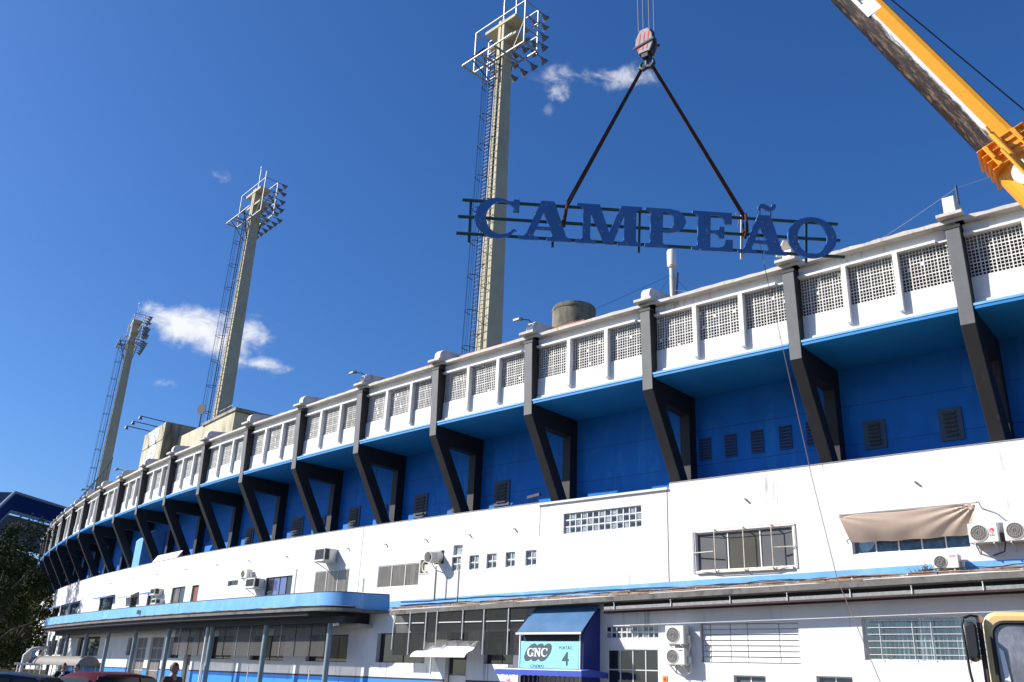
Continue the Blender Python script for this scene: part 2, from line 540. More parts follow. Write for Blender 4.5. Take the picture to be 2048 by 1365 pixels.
# ------------------------------------------------------------------ ground
gm = MB()
gm.add([(-900, -300, 0), (900, -300, 0), (900, 1500, 0), (-900, 1500, 0)], [(0, 1, 2, 3)])
ASPH = mat('asphalt', (0.085, 0.083, 0.08), 0.9, var=0.2, scale=0.6, dirt=(0.06, 0.06, 0.058), damt=0.6, dscale=0.25, stretch=1, dlow=0.5, bump=0.3, bscale=60)
tag(gm.build('ground', ASPH), kind='structure')
PAVE = mat('pavement_concrete', (0.20, 0.195, 0.185), 0.9, var=0.15, scale=1.5)
pm = MB()
sweep(pm, -3, 22, -1.0, 4.0, 0.004, 0.14)
tag(pm.build('pavement', PAVE), kind='structure')

# ------------------------------------------------------------------ stadium
STAD = thing('stadium', 'long curved white and blue concrete stadium with black slanted brackets', 'stadium', W(5, -2, 0))

# brackets
for i in range(U_R, U_L + 1):
    dc = 0.42 if i == 0 else 0.0
    a, b = (0.10, 13.50), (0.0, 10.77)
    c, d_, e_ = (-2.45 + dc, 6.6), (-2.695, 6.6), (-2.695, HS)
    f_, g_ = (-0.45, HS), (-0.40, 13.50)
    p_, q_, r_ = (-0.72 + dc * .1, 10.48), (-2.27, 10.45), (-2.27, 7.82 + dc * 1.2)
    pts = [a, b, c, d_, e_, f_, g_, p_, q_, r_]
    polys = [(6, 0, 1, 5), (5, 1, 7), (4, 5, 7, 8), (1, 2, 9, 7), (2, 3, 4, 8, 9)]
    mb = MB()
    for u in (i, i - BWID):
        mb.v += [W(u, x, y) for x, y in pts]
    for pl in polys:
        mb.f += [list(pl), [10 + k for k in reversed(pl)]]
    for loop in ((0, 1, 2, 3, 4, 5, 6), (7, 8, 9)):
        for k in range(len(loop)):
            A, B = loop[k], loop[(k + 1) % len(loop)]
            mb.f.append([A, B, 10 + B, 10 + A])
    mb.mi = [1 if (set(f) == {0, 1, 10, 11}) else 0 for f in mb.f]  # only the pier front takes the sunlit copy of the paint
    o = mb.build('bracket', [BLACK, LITBK], STAD, bevel=0.015)
    k = MB()
    sweep(k, i + 0.004, i - BWID - 0.004, 0.115, -0.42, 13.50, 13.59)
    k.build('bracket_head', BLACK, o)

# overhang, parapet bays
LAT_CACHE = {}
for i in range(BAY_R, BAY_L + 1):
    u0, u1 = i, i + 1 - BWID
    # soffit slab
    s_ = MB()
    sweep(s_, u0 - BWID + .002 if i > BAY_R else u0, u1 - .002 + 0, -0.46, -2.69, HS, HS + 0.09, 0)
    sweep(s_, u0 + .004, u1 - .004, -0.02, -0.459, HS, HS + 0.09, 0)
    s_.build('soffit', SOFFIT, STAD)
    s_ = MB()
    sweep(s_, u0 + .003, u1 - .003, 0.0, -0.30, HS + 0.09 + .002, HS + 0.155)
    s_.build('fascia_strip', SKYBLUE, STAD)
    s_ = MB()
    sweep(s_, u0 + .003, u1 - .003, -0.20, -0.40, HS + 0.157, HS + 0.30)
    s_.build('stained_lip', CREAM, STAD)
    s_ = MB()
    sweep(s_, u0 + .003, u1 - .003, -0.27, -0.40, HS + 0.302, 12.15)
    sweep(s_, u0 + .003, u1 - .003, -0.25, -0.40, 13.35, 13.71)
    s_.build('parapet_panel', WHITE2, STAD)
    s_ = MB()
    sweep(s_, u0 + .07, u1 - .004, -0.13, -0.248, 13.34, 13.415)
    s_.build('drip_ledge', WHITE2, STAD)
    s_ = MB()
    hz = lambda u: 13.82 + 0.012 * math.sin(u * 37.0) + 0.01 * math.sin(u * 91)
    sweep(s_, u0 - BWID - .02, u1 + .02, 0.03, -0.62, 13.712, hz, du=0.08)
    s_.build('coping', COPING, STAD)
    ms = [(i + 0.290, i + 0.320), (i + 0.610, i + 0.640)]
    for a, b in ms:
        k = MB()
        sweep(k, a, b, -0.12, -0.40, 11.58, 13.338)
        k.build('mullion', WHITE2, STAD, bevel=0.008)
    # pierced concrete lattice, three per bay
    for a, b in ((u0 + .004, ms[0][0]), (ms[0][1], ms[1][0]), (ms[1][1], u1 - .004)):
        k = MB()
        far = i > 13
        nc, nr = (8, 6) if far else (15, 12)
        for c_ in range(nc + 1):
            th = (0.0030 if c_ % 4 == 0 else 0.0017) * (1.6 if far else 1)
            uu = a + (b - a) * c_ / nc
            A, B = max(a, uu - th), min(b, uu + th)
            k.hexa([W(A, -.31, 12.15), W(B, -.31, 12.15), W(B, -.345, 12.15), W(A, -.345, 12.15), W(A, -.31, 13.35), W(B, -.31, 13.35), W(B, -.345, 13.35), W(A, -.345, 13.35)])
        for r__ in range(nr + 1):
            th = (0.015 if r__ % 4 == 0 else 0.0085) * (1.6 if far else 1)
            hh = 12.15 + 1.2 * r__ / nr
            A, B = max(12.15, hh - th), min(13.35, hh + th)
            k.hexa([W(a, -.313, A), W(b, -.313, A), W(b, -.342, A), W(a, -.342, A), W(a, -.313, B), W(b, -.313, B), W(b, -.342, B), W(a, -.342, B)])
        if not far:                     # a few blocked or mortared-over holes
            random.seed(i * 31 + int(a * 100))
            for _ in range(random.randint(0, 5)):
                cc, rr_ = random.randrange(nc), random.randrange(nr)
                A, B = a + (b - a) * cc / nc, a + (b - a) * (cc + 1) / nc
                C_, D_ = 12.15 + 1.2 * rr_ / nr, 12.15 + 1.2 * (rr_ + 1) / nr
                k.hexa([W(A, -.318, C_), W(B, -.318, C_), W(B, -.335, C_), W(A, -.335, C_), W(A, -.318, D_), W(B, -.318, D_), W(B, -.335, D_), W(A, -.335, D_)])
        k.build('lattice_screen', WHITE2, STAD, keep=True)

# white caps and fins over the brackets
for i in range(U_R, U_L + 1):
    k = MB()
    sweep(k, i + 0.03, i - BWID - 0.03, 0.26, -0.55, 13.83, 13.93)
    cap = k.build('pier_cap', COPING, STAD, bevel=0.01)
    k = MB()
    if i <= 1:
        ht = 14.52 if i <= 0 else 14.30
        radial(k, i - 0.006, i - BWID + 0.006, [(0.06, 13.932), (0.06, ht - .04), (0.0, ht), (-0.75, ht - .02), (-0.75, 13.932)])
    else:
        rr, ht = 0.30, 14.42 + 0.03 * math.sin(i * 3.1)
        arc = [(0.06 - rr + rr * math.cos(rad(t)), ht - rr + rr * math.sin(rad(t))) for t in range(0, 91, 15)]
        radial(k, i - 0.004, i - BWID + 0.004, [(0.06, 13.932)] + arc + [(-1.35, ht + 0.13), (-1.62, ht + .05), (-1.62, 13.83)])
    k.mi = [0 if j in (0, 1) else 1 for j in range(len(k.f))]
    k.build('pier_fin', [PIERSIDE, WHITE2], STAD, bevel=0.02, smooth=False)

# roof slab, inner walls
k = MB(); sweep(k, -2.2, 23, -0.63, -13.5, 13.50, 13.70); k.build('roof_slab', CONC, STAD)
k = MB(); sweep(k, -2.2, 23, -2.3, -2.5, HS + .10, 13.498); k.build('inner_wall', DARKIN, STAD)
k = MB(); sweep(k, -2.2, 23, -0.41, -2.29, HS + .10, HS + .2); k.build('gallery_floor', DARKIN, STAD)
k = MB(); sweep(k, -2.2, 23, -2.70, -2.9, 0.0, HS + 0.085); k.build('blue_back_wall', BLUE, STAD)
for hj in (8.75, 9.95):
    k = MB(); sweep(k, -2.2, 23, -2.695, -2.699, hj, hj + .025); k.build('pour_joint', mat('joint_blue', (.004, .08, .30), .6, var=.3, scale=3), STAD)
k = MB(); sweep(k, -2.2, 23, -1.3, -2.698, 6.3, 6.55); k.build('terrace_slab', CONC, STAD)
k = MB(); sweep(k, -2.2, -2.15, -3.2, -13.5, 0, 13.5); sweep(k, 23, 23.05, -1, -13.5, 0, 13.5); sweep(k, -2.2, 23, -13.4, -13.6, 0, 13.5); k.build('rear_wall', CONC, STAD)


# lower white block, one wall with real openings
def wall_top(u):
    return 7.76 if u >= 2.98 else (7.66 if u >= 1.94 else 7.86)


OPEN_UP = [(2.15, 2.775, 6.58, 7.27), (3.01, 3.11, 5.60, 6.12), (3.21, 3.30, 5.60, 6.12), (3.39, 3.49, 5.60, 6.12), (3.57, 3.67, 5.60, 6.12), (3.76, 3.86, 5.60, 6.12),
           (3.75, 3.85, 6.18, 6.56), (4.125, 4.222, 5.60, 6.12), (3.95, 4.06, 5.90, 6.42), (4.228, 4.745, 5.15, 6.03), (5.15, 5.68, 4.90, 6.06), (6.06, 6.53, 5.10, 6.02),
           (8.35, 8.74, 5.15, 6.08), (7.98, 8.16, 5.00, 6.06), (7.08, 7.30, 5.80, 6.07), (9.19, 9.53, 5.20, 5.92), (9.90, 10.17, 5.20, 5.87), (10.95, 11.60, 5.25, 6.10),
           (12.90, 13.60, 5.35, 6.15), (13.79, 14.50, 5.40, 6.15), (14.64, 15.50, 5.45, 6.20), (1.155, 1.77, 5.08, 6.22), (0.16, 0.81, 5.30, 5.85), (15.9, 16.2, 6.3, 7.0), (17.2, 18.2, 5.3, 6.3)]
OPEN_LO = [(6.05, 6.64, 2.29, 3.37), (5.065, 5.68, 2.28, 3.365), (7.00, 7.48, 2.31, 3.39), (7.89, 8.07, 0.45, 3.40), (8.23, 8.52, 2.32, 3.41), (4.09, 4.675, 2.295, 3.39),
           (3.64, 3.86, 0.45, 3.40), (3.19, 3.47, 2.32, 3.41), (2.04, 2.425, 3.165, 3.525), (2.045, 2.41, 0.45, 2.83), (1.16, 1.76, 2.49, 3.57), (1.37, 1.56, 1.20, 2.165),
           (0.88, 1.08, 1.20, 2.20), (0.16, 0.80, 2.62, 3.68), (11.2, 12.4, 2.40, 3.85), (9.25, 9.62, 0.45, 3.45), (8.72, 9.12, 0.45, 3.45), (9.72, 9.95, 2.45, 3.43), (13.4, 13.9, 2.5, 3.7), (14.1, 15.1, 2.5, 3.6)]
OPENS = OPEN_UP + OPEN_LO
WW, WB = -1.0, -1.3


def wall_piece(name, ua, ub, top, parent, material, corners):
    us = set(steps(ua, ub, 0.25))
    hs_ = {0.0, top, 4.4}
    ops = [o for o in OPENS if o[1] > ua and o[0] < ub]
    for o in ops:
        us |= {max(ua, o[0]), min(ub, o[1])}
        hs_ |= {o[2], o[3]}
    us, hs_ = sorted(us), sorted(hs_)
    us = [u for k, u in enumerate(us) if k == 0 or u - us[k - 1] > 1e-6]
    inside = lambda u, h: any(o[0] < u < o[1] and o[2] < h < o[3] for o in ops)
    mb = MB()
    idx = {}

    def vid(a, b, w):
        key = (a, b, w)
        if key not in idx:
            idx[key] = len(mb.v)
            mb.v.append(W(us[a], w, hs_[b]))
        return idx[key]
    filled = {}
    for a in range(len(us) - 1):
        for b in range(len(hs_) - 1):
            filled[a, b] = not inside((us[a] + us[a + 1]) / 2, (hs_[b] + hs_[b + 1]) / 2)
    for (a, b), f in filled.items():
        if not f:
            continue
        mb.f.append([vid(a, b, WW), vid(a + 1, b, WW), vid(a + 1, b + 1, WW), vid(a, b + 1, WW)])
        mb.f.append([vid(a, b + 1, WB), vid(a + 1, b + 1, WB), vid(a + 1, b, WB), vid(a, b, WB)])
        for da, db, e in ((-1, 0, ((a, b), (a, b + 1))), (1, 0, ((a + 1, b), (a + 1, b + 1))), (0, -1, ((a, b), (a + 1, b))), (0, 1, ((a, b + 1), (a + 1, b + 1)))):
            if not filled.get((a + da, b + db), False):
                (p, q), (r__, s__) = e
                mb.f.append([vid(p, q, WW), vid(r__, s__, WW), vid(r__, s__, WB), vid(p, q, WB)])
    mb.mi = [0] * len(mb.f)
    return mb.build(name, material, parent)


for ua, ub in ((-2.2, 1.94), (1.94, 2.98), (2.98, 8.5), (8.5, 15.6), (15.6, 23)):
    wall_piece('white_wall', ua, ub, wall_top((ua + ub) / 2) if ub < 15.7 else 7.55, STAD, WHITE, OPENS)
k = MB(); sweep(k, 1.95, 3.0, -0.93, -1.36, 7.662, 7.735); k.build('wall_coping', WHITE2, STAD)
k = MB(); sweep(k, -2.2, 1.935, -0.985, -1.32, 7.862, 7.885); sweep(k, 3.01, 15.59, -0.985, -1.32, 7.762, 7.785); k.build('wall_flashing', mat('flashing', (0.30, 0.31, 0.31), 0.5, var=0.3, scale=4), STAD)
# near-black sheet in place of unlit rooms behind the openings
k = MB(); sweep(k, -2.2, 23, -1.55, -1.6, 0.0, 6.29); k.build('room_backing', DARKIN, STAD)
# expansion joint and thin conduits on the white wall
for uj, ha, hb_ in ((1.955, 4.5, 7.62), (2.985, 6.6, 7.7), (5.0, 5.05, 7.75), (8.3, 6.1, 6.9)):
    k = MB(); sweep(k, uj, uj + .004, -0.994, -1.0, ha, hb_); k.build('wall_joint', CABLE if uj < 2.5 else CONC, STAD)
# sky-blue painted skirting above the eave
k = MB(); sweep(k, -2.2, 4.58, -0.992, -0.998, lambda u: 4.2, lambda u: 4.97 - 0.083 * max(u, 0) - (0.0 if u < 1.2 else .0)); k.build('blue_skirting', SKYBLUE, STAD)
# blue wainscot with dark rule at street level
k = MB()
DOORS = [o for o in OPEN_LO if o[2] < 1.7]
cuts = sorted([(o[0], o[1]) for o in DOORS if o[0] > 2.5])
seg, pu = [], 2.97
for a, b in cuts:
    seg.append((pu, a)); pu = b
seg.append((pu, 13.3))
for a, b in seg:
    sweep(k, a + .003, b - .003, -0.992, -0.998, 0.15, 1.70)
k.build('blue_wainscot', BLUEW, STAD)
k = MB()
for a, b in seg:
    sweep(k, a + .003, b - .003, -0.988, -0.998, 1.70, 1.765)
k.build('wainscot_rule', MAROON, STAD)


# windows
def grid_window(o, cols, rows, fr, pane, name='window', depth=0.10, fw=0.035, label=None):
    """frame bars with one pane per cell, set back in its opening"""
    u0, u1, h0, h1 = o
    p, d, n = cv((u0 + u1) / 2)
    mu = 1 / 4.98
    k = MB()
    wa, wb = WW - depth + .02, WW - depth - .04
    ue = [u0 + (u1 - u0) * j / cols for j in range(cols + 1)]
    he = [h0 + (h1 - h0) * j / rows for j in range(rows + 1)]
    t = fw * mu
    for j, u in enumerate(ue):
        a, b = (u, u + t) if j == 0 else ((u - t, u) if j == cols else (u - t / 2, u + t / 2))
        sweep(k, a, b, wa, wb, h0, h1)
    for j, h in enumerate(he):
        a, b = (h, h + fw) if j == 0 else ((h - fw, h) if j == rows else (h - fw / 2, h + fw / 2))
        sweep(k, u0, u1, wa - .002, wb + .002, a, b)
    f = k.build(name, fr, STAD)
    if label: f['label'] = label
    for a in range(cols):
        for b in range(rows):
            q = MB()
            sweep(q, ue[a] + t * .5, ue[a + 1] - t * .5, WW - depth, WW - depth - .012, he[b] + fw * .4, he[b + 1] - fw * .4)
            q.build('pane', pane if not isinstance(pane, list) else pane[(a + b * cols) % len(pane)], f)
    return f


def glass_blocks(o, cols, rows):
    u0, u1, h0, h1 = o
    k = MB()
    t = 0.03 / 4.98
    for j in range(cols + 1):
        u = u0 + (u1 - u0) * j / cols
        sweep(k, max(u0, u - t / 2), min(u1, u + t / 2), WW - .05, WW - .13, h0, h1)
    for j in range(rows + 1):
        h = h0 + (h1 - h0) * j / rows
        sweep(k, u0, u1, WW - .053, WW - .127, max(h0, h - .015), min(h1, h + .015))
    f = k.build('glass_block_window', FRAMEW, STAD)
    cu, ch = (u1 - u0) / cols, (h1 - h0) / rows
    first = None
    for a in range(cols):
        for b in range(rows):
            q = MB()
            ua_, ub_ = u0 + a * cu + t * .45, u0 + (a + 1) * cu - t * .45
            ha, hb_ = h0 + b * ch + .013, h0 + (b + 1) * ch - .013
            sweep(q, ua_, ub_, WW - .075, WW - .125, ha, hb_)
            uc, hc = (ua_ + ub_) / 2, (ha + hb_) / 2
            sweep(q, uc - (ub_ - ua_) * .32, uc + (ub_ - ua_) * .32, WW - .066, WW - .0749, hc - (hb_ - ha) * .32, hc + (hb_ - ha) * .32, 1 if (a * 7 + b * 3) % 5 < 3 else 0)
            q.build('glass_block', [GBLOCK, GLASSD], f)


glass_blocks(OPEN_UP[0], 13, 3)
for o in OPEN_UP[1:6]:
    glass_blocks(o, 2, 2)
grid_window(OPEN_UP[6], 1, 1, FRAMEW, GBLOCK)
grid_window(OPEN_UP[9], 3, 1, FRAMEW, GLASSK, depth=0.04)
grid_window(OPEN_UP[10], 3, 1, FRAMEW, GLASSK, depth=0.04)
grid_window(OPEN_UP[11], 4, 1, FRAMED, [GLASSD, GLASSB, GLASSB, GLASSD], depth=0.08)
grid_window(OPEN_UP[12], 2, 1, FRAMED, [GLASSD, GLASSK])
grid_window(OPEN_UP[13], 1, 1, mat('brown_wood', (0.20, 0.075, 0.045), 0.6), mat('brown_wood', (0.2, .08, .05)), name='shutter', fw=0.06)
grid_window(OPEN_UP[14], 1, 1, FRAMEW, GLASSD)
for o in OPEN_UP[15:21]:
    grid_window(o, 2, 1, FRAMED, GLASSD)
for o in OPEN_UP[23:]:
    grid_window(o, 1, 3, FRAMEW, GLASSD)
for o in (OPEN_LO[0], OPEN_LO[1], OPEN_LO[2], OPEN_LO[4], OPEN_LO[5], OPEN_LO[7]):
    grid_window(o, 2, 1, FRAMED, GLASSD, depth=0.2)
for o in OPEN_LO[14:15] + OPEN_LO[17:]:
    grid_window(o, 3 if o[1] - o[0] > .6 else 1, 1, FRAMED, GLASSD, depth=0.2)
glass_blocks(OPEN_LO[8], 10, 2)
grid_window(OPEN_LO[9], 4, 4, GALVM, GLASSD, name='door', depth=0.05, fw=0.03)
grid_window(OPEN_LO[3], 1, 3, mat('grey_door', (0.2, 0.2, 0.2), .5), [mat('grey_door', (.2, .2, .2)), mat('grey_door', (.2, .2, .2)), GLASSD], name='door', depth=0.2)
grid_window(OPEN_LO[6], 1, 4, mat('grey_door', (0.2, 0.2, 0.2), .5), [AWNW, AWNW, GLASSD, GLASSD], name='door', depth=0.2)
for o in OPEN_LO[15:17]:
    grid_window(o, 2, 5, GALVM, mat('taupe_gate', (0.16, 0.15, 0.14), 0.6), name='gate', depth=0.12, fw=0.03)
for o in OPEN_LO[11:13]:
    grid_window(o, 2, 1, FRAMEW, mat('grey_blue_glass', (0.13, 0.15, 0.16), 0.15), depth=0.12)

# strip window behind the beige awning
grid_window(OPEN_UP[22], 5, 1, FRAMEW, mat('blue_curtain_glass', (0.05, 0.10, 0.16), 0.15, var=0.5, scale=9, stretch=0.05), depth=0.12)
# insect-screen window with a projecting rusty cage
o = OPEN_UP[21]
fwin = grid_window(o, 3, 1, FRAMEW, [GLASSG, mat('ochre_glass', (0.075, 0.068, 0.048), 0.3, var=0.15), GLASSG], depth=0.10, label='wide window with rusty projecting cage')
k = MB()
ux = [1.77, 1.64, 1.27, 1.155]
for hA in (5.04, 6.26):
    for (ua, wa), (ub, wb) in (((1.785, -.97), (1.63, -.87)), ((1.63, -.87), (1.445, -.87)), ((1.445, -.87), (1.27, -.87)), ((1.27, -.87), (1.14, -.97))):
        k.bar(W(ua, wa, hA), W(ub, wb, hA), 0.015)
for uu, wv in ((1.785, -.97), (1.63, -.87), (1.445, -.87), (1.27, -.87), (1.14, -.97)):
    k.bar(W(uu, wv, 5.03), W(uu, wv, 6.27), 0.02)
for uu in (1.63, 1.445, 1.27):
    k.bar(W(uu, -.87, 5.04), W(uu, -.99, 5.0), 0.03)
    k.bar(W(uu, -.87, 6.26), W(uu, -.99, 6.24), 0.03)
k.bar(W(1.785, -.965, 5.62), W(1.64, -.88, 5.62), 0.025)
k.bar(W(1.26, -.88, 5.62), W(1.14, -.965, 5.62), 0.025)
k.build('window_cage', mat('rusty_white_steel', (.62, .56, .48), .6, var=.2, dirt=(.30, .12, .05), damt=.95, dscale=4, stretch=1, dlow=.48), fwin)
k = MB(); sweep(k, 1.16, 1.765, -.93, -.999, 5.0, 5.075); k.build('window_sill', CREAM, fwin)

# white louvre panel: each slat a piece
o = OPEN_LO[10]
k = MB(); sweep(k, o[0], o[1], -1.18, -1.22, o[2], o[3]); lv = k.build('louvre_panel', WHITE, STAD)
cu = [o[0], 1.31, 1.42, 1.60, 1.655, o[1]]
for (a, b) in ((1.17, 1.28), (1.285, 1.47), (1.475, 1.575), (1.58, 1.70), (1.705, 1.75)):
    for j in range(7):
        h = o[2] + 0.03 + j * 0.15
        q = MB()
        q.prism([W(a, *p) for p in ((-1.175, h), (-1.09, h), (-1.12, h + .13), (-1.175, h + .13))], [W(b, *p) for p in ((-1.175, h), (-1.09, h), (-1.12, h + .13), (-1.175, h + .13))])
        q.build('slat', WHITE, lv)

# barred window with curtains
o = OPEN_LO[13]
k = MB()
us = steps(o[0], o[1], 0.004)
CURT = mat('teal_white_curtain', (0.27, 0.36, 0.39), 0.9, var=0.1, scale=2, dirt=(0.03, 0.06, 0.08), damt=0.97, dscale=4.2, stretch=0.015, dlow=0.38)
fold = [-1.30 - 0.035 * math.sin(u * 260) - 0.02 * math.sin(u * 97 + 1) for u in us]
vs = [W(u, f, o[2]) for u, f in zip(us, fold)] + [W(u, f, o[3]) for u, f in zip(us, fold)]
nU = len(us)
k.add(vs, [(j, j + 1, nU + j + 1, nU + j) for j in range(nU - 1)])
gw = MB()
for hh in (o[2], o[3] - .03):
    sweep(gw, o[0], o[1], -1.10, -1.14, hh, hh + .03)
for uu in (o[0], 0.48, o[1] - .007):
    sweep(gw, uu, uu + .007, -1.10, -1.14, o[2] + .031, o[3] - .031)
gwin = gw.build('barred_window', GALVM, STAD)
k.build('curtain', CURT, gwin, smooth=True, keep=True)
g_ = bpy.data.materials.new('clear_glass'); g_.use_nodes = True
_nt = g_.node_tree; _t = _nt.nodes.new('ShaderNodeBsdfTransparent'); _g = _nt.nodes.new('ShaderNodeBsdfGlossy'); _g.inputs['Roughness'].default_value = 0.03; _x = _nt.nodes.new('ShaderNodeMixShader'); _x.inputs[0].default_value = 0.12
_nt.links.new(_t.outputs[0], _x.inputs[1]); _nt.links.new(_g.outputs[0], _x.inputs[2]); _nt.links.new(_x.outputs[0], _nt.nodes['Material Output'].inputs[0])
CLEAR = g_
for a, b in ((o[0] + .007, 0.48), (0.487, o[1] - .007)):
    q = MB(); sweep(q, a, b, -1.116, -1.122, o[2] + .03, o[3] - .03); q.build('pane', CLEAR, gwin)
for j in range(6):
    q = MB(); hh = o[2] + .13 + j * 0.165
    q.tube([W(u, -.98, hh) for u in steps(o[0] - .0, o[1] - .03, .16)], 0.009, 6); q.build('bar', GALVM, gwin)
for uu in (0.25, 0.42, 0.52, 0.70):
    q = MB(); q.tube([W(uu, -.965, o[2] + .0), W(uu, -.965, o[3] - .1)], 0.009, 6); q.build('bar', GALVM, gwin)

# vents and pierced windows in the blue wall
for (u0, u1, h0, h1) in ((0.66, 0.80, 8.55, 9.41), (0.19, 0.33, 8.5, 9.44), (3.60, 3.77, 8.28, 9.28), (4.58, 4.76, 8.26, 9.29), (5.57, 5.75, 8.27, 9.23), (6.54, 6.76, 8.24, 9.26), (7.56, 7.75, 8.2, 9.2), (4.15, 4.28, 8.2, 9.1), (5.15, 5.28, 8.2, 9.1), (6.15, 6.28, 8.2, 9.1)):
    k = MB(); sweep(k, u0, u1, -2.66, -2.699, h0, h1); v_ = k.build('vent', mat('vent_blue_grey', (0.05, 0.08, 0.13), 0.6, var=0.2), STAD)
    for j in range(6):
        q = MB(); h = h0 + (h1 - h0) * (0.12 + j * .135)
        sweep(q, u0 + .035, u1 - .035, -2.615, -2.659, h, h + .07); q.build('slat', FRAMED, v_)
for uc in (1.86, 1.675, 1.49, 1.30, 1.12, 9.1, 8.8):
    k = MB(); sweep(k, uc - .042, uc + .042, -2.685, -2.699, 8.91, 9.68); v_ = k.build('pierced_window', DARKIN, STAD)
    q = MB()
    for j in range(7): sweep(q, uc - .042 + .012 * j - .0, uc - .042 + .012 * j + .004, -2.66, -2.684, 8.91, 9.68)
    for j in range(8): sweep(q, uc - .042, uc + .042, -2.662, -2.682, 8.91 + j * .105, 8.945 + j * .105)
    q.build('lattice_screen', mat('lattice_blue', (0.03, 0.08, 0.2), .6), v_)

# stub pipes in the upper wall
for uu, hh in ((0.41, 7.08), (1.43, 7.10), (3.22, 6.93), (3.68, 6.9), (4.17, 6.9), (4.67, 6.9), (5.2, 6.92), (5.68, 6.9), (6.2, 6.92), (6.9, 6.95), (7.6, 6.98), (8.4, 7.0), (9.3, 7.0), (10.2, 7.0), (11.2, 7.0)):
    k = MB(); k.tube([W(uu, -1.0, hh), W(uu, -0.88, hh - .01)], 0.03, 8); k.build('stub_pipe', GALVM, STAD)
# thin conduits on the wall near the fan
for uu, ha, hb_ in ((4.035, 4.6, 5.86), (3.905, 4.6, 5.45), (3.775, 4.45, 5.8), (6.0, 5.0, 6.3), (4.93, 5.05, 5.6)):
    k = MB(); k.tube([W(uu, -.975, ha), W(uu, -.975, hb_)], 0.018, 6); k.build('conduit', GALVM, STAD)

# sky-blue stair housing standing out under the overhang in the far bays
k = MB(); radial(k, 10.36, 10.66, [(-1.35, 6.56), (-1.35, 9.6), (-2.0, 10.3), (-2.69, 10.3), (-2.69, 6.56)]); k.build('stair_housing', SKYBLUE, STAD)

# ------------------------------------------------------------------ right-hand eave
hb = lambda u: 4.46 - 0.1 * (u + 0.07)
EAVE = thing('concrete_eave', 'weathered grey concrete eave carrying pipes above the ground floor', 'eave', W(1, -0.7, 4.2))
k = MB(); sweep(k, -2.2, 4.40, -0.40, -0.991, hb, lambda u: hb(u) + 0.15, du=.2); k.build('slab', EAVEC, EAVE)
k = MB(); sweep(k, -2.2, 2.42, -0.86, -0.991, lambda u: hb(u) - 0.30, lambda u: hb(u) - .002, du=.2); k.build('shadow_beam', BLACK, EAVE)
k = MB(); sweep(k, -2.2, 2.36, -0.44, -0.52, lambda u: hb(u) - 0.24, lambda u: hb(u) - .15, du=.2); k.build('mesh_strip', GUTTER, EAVE)
k = MB(); sweep(k, -2.2, 2.37, -0.425, -0.56, lambda u: hb(u) - 0.29, lambda u: hb(u) - .242, du=.2); k.build('edge_rail', MAROON, EAVE)
for uu in (2.28, 1.88, 1.5, 1.16, 0.8, 0.46, 0.1, -0.25):
    k = MB(); k.tube([W(uu, -.42, hb(uu) - .25), W(uu, -.42, hb(uu) - .10), W(uu, -.40, hb(uu) - .04)], 0.016, 6); k.build('hook', GALVM, EAVE)


def wobble(u, s, amp):
    return amp * (math.sin(u * 5.1 + s) + 0.6 * math.sin(u * 13.7 + 2.3 * s) + 0.35 * math.sin(u * 31 + s * 5))


# pipes and cable bundles lying on the eave
for j, (w_, dz, r_, m_, am) in enumerate([(-.44, .19, .035, COPPER, .012), (-.50, .22, .03, COPPER, .02), (-.56, .19, .045, COPPER, .015), (-.62, .26, .03, CABLE, .03), (-.47, .26, .022, COPPER, .03), (-.42, .165, .018, GALVM, .008), (-.70, .22, .05, COPPER, .02), (-.52, .29, .012, CABLE, .05)]):
    k = MB()
    us = steps(-2.2, 4.42, 0.06)
    k.tube([W(u, w_ + wobble(u, j + 9, am), hb(u) + dz + wobble(u, j, am * .8)) for u in us], r_, 6)
    o = k.build('pipe', m_, smooth=True, origin=W(1, w_, hb(1)))
    tag(o, ['thick tan insulated pipe at the front of the eave', 'tan pipe second from the front edge of the eave', 'fat tan insulated pipe in the middle of the eave', 'black cable looping over the pipes on the eave',
            'thin tan pipe lying on top of the bundle on the eave', 'thin pale conduit along the very edge of the eave', 'fattest tan pipe at the back of the eave by the blue skirting', 'thin black cable waving highest over the eave pipes'][j], 'pipe' if m_ is not CABLE else 'cable', 'pipes lying on the eave')
for j, (h_, r_) in enumerate([(4.56, .016), (4.66, .012)]):
    k = MB()
    us = steps(0.55, 4.42, 0.05)
    k.tube([W(u, -.965, h_ + .06 - 0.045 * u * (1 if j == 0 else .8) + wobble(u, j * 2, .012)) for u in us], r_, 6)
    tag(k.build('cable', CABLE, smooth=True, origin=W(2, -.96, 4.5)), ['lower black cable strung along the sky blue skirting', 'upper thin black cable strung along the sky blue skirting'][j], 'cable', 'cables on the blue skirting')
# pipe clips and debris on the eave
for j in range(30):
    uu = -0.3 + j * 0.155
    k = MB(); k.box(W(uu, -.46, hb(uu) + .20 + .01 * (j % 3)), (0.03, 0.10, 0.07)); k.build('clip', GALVM if j % 2 else DKSTEEL, EAVE)

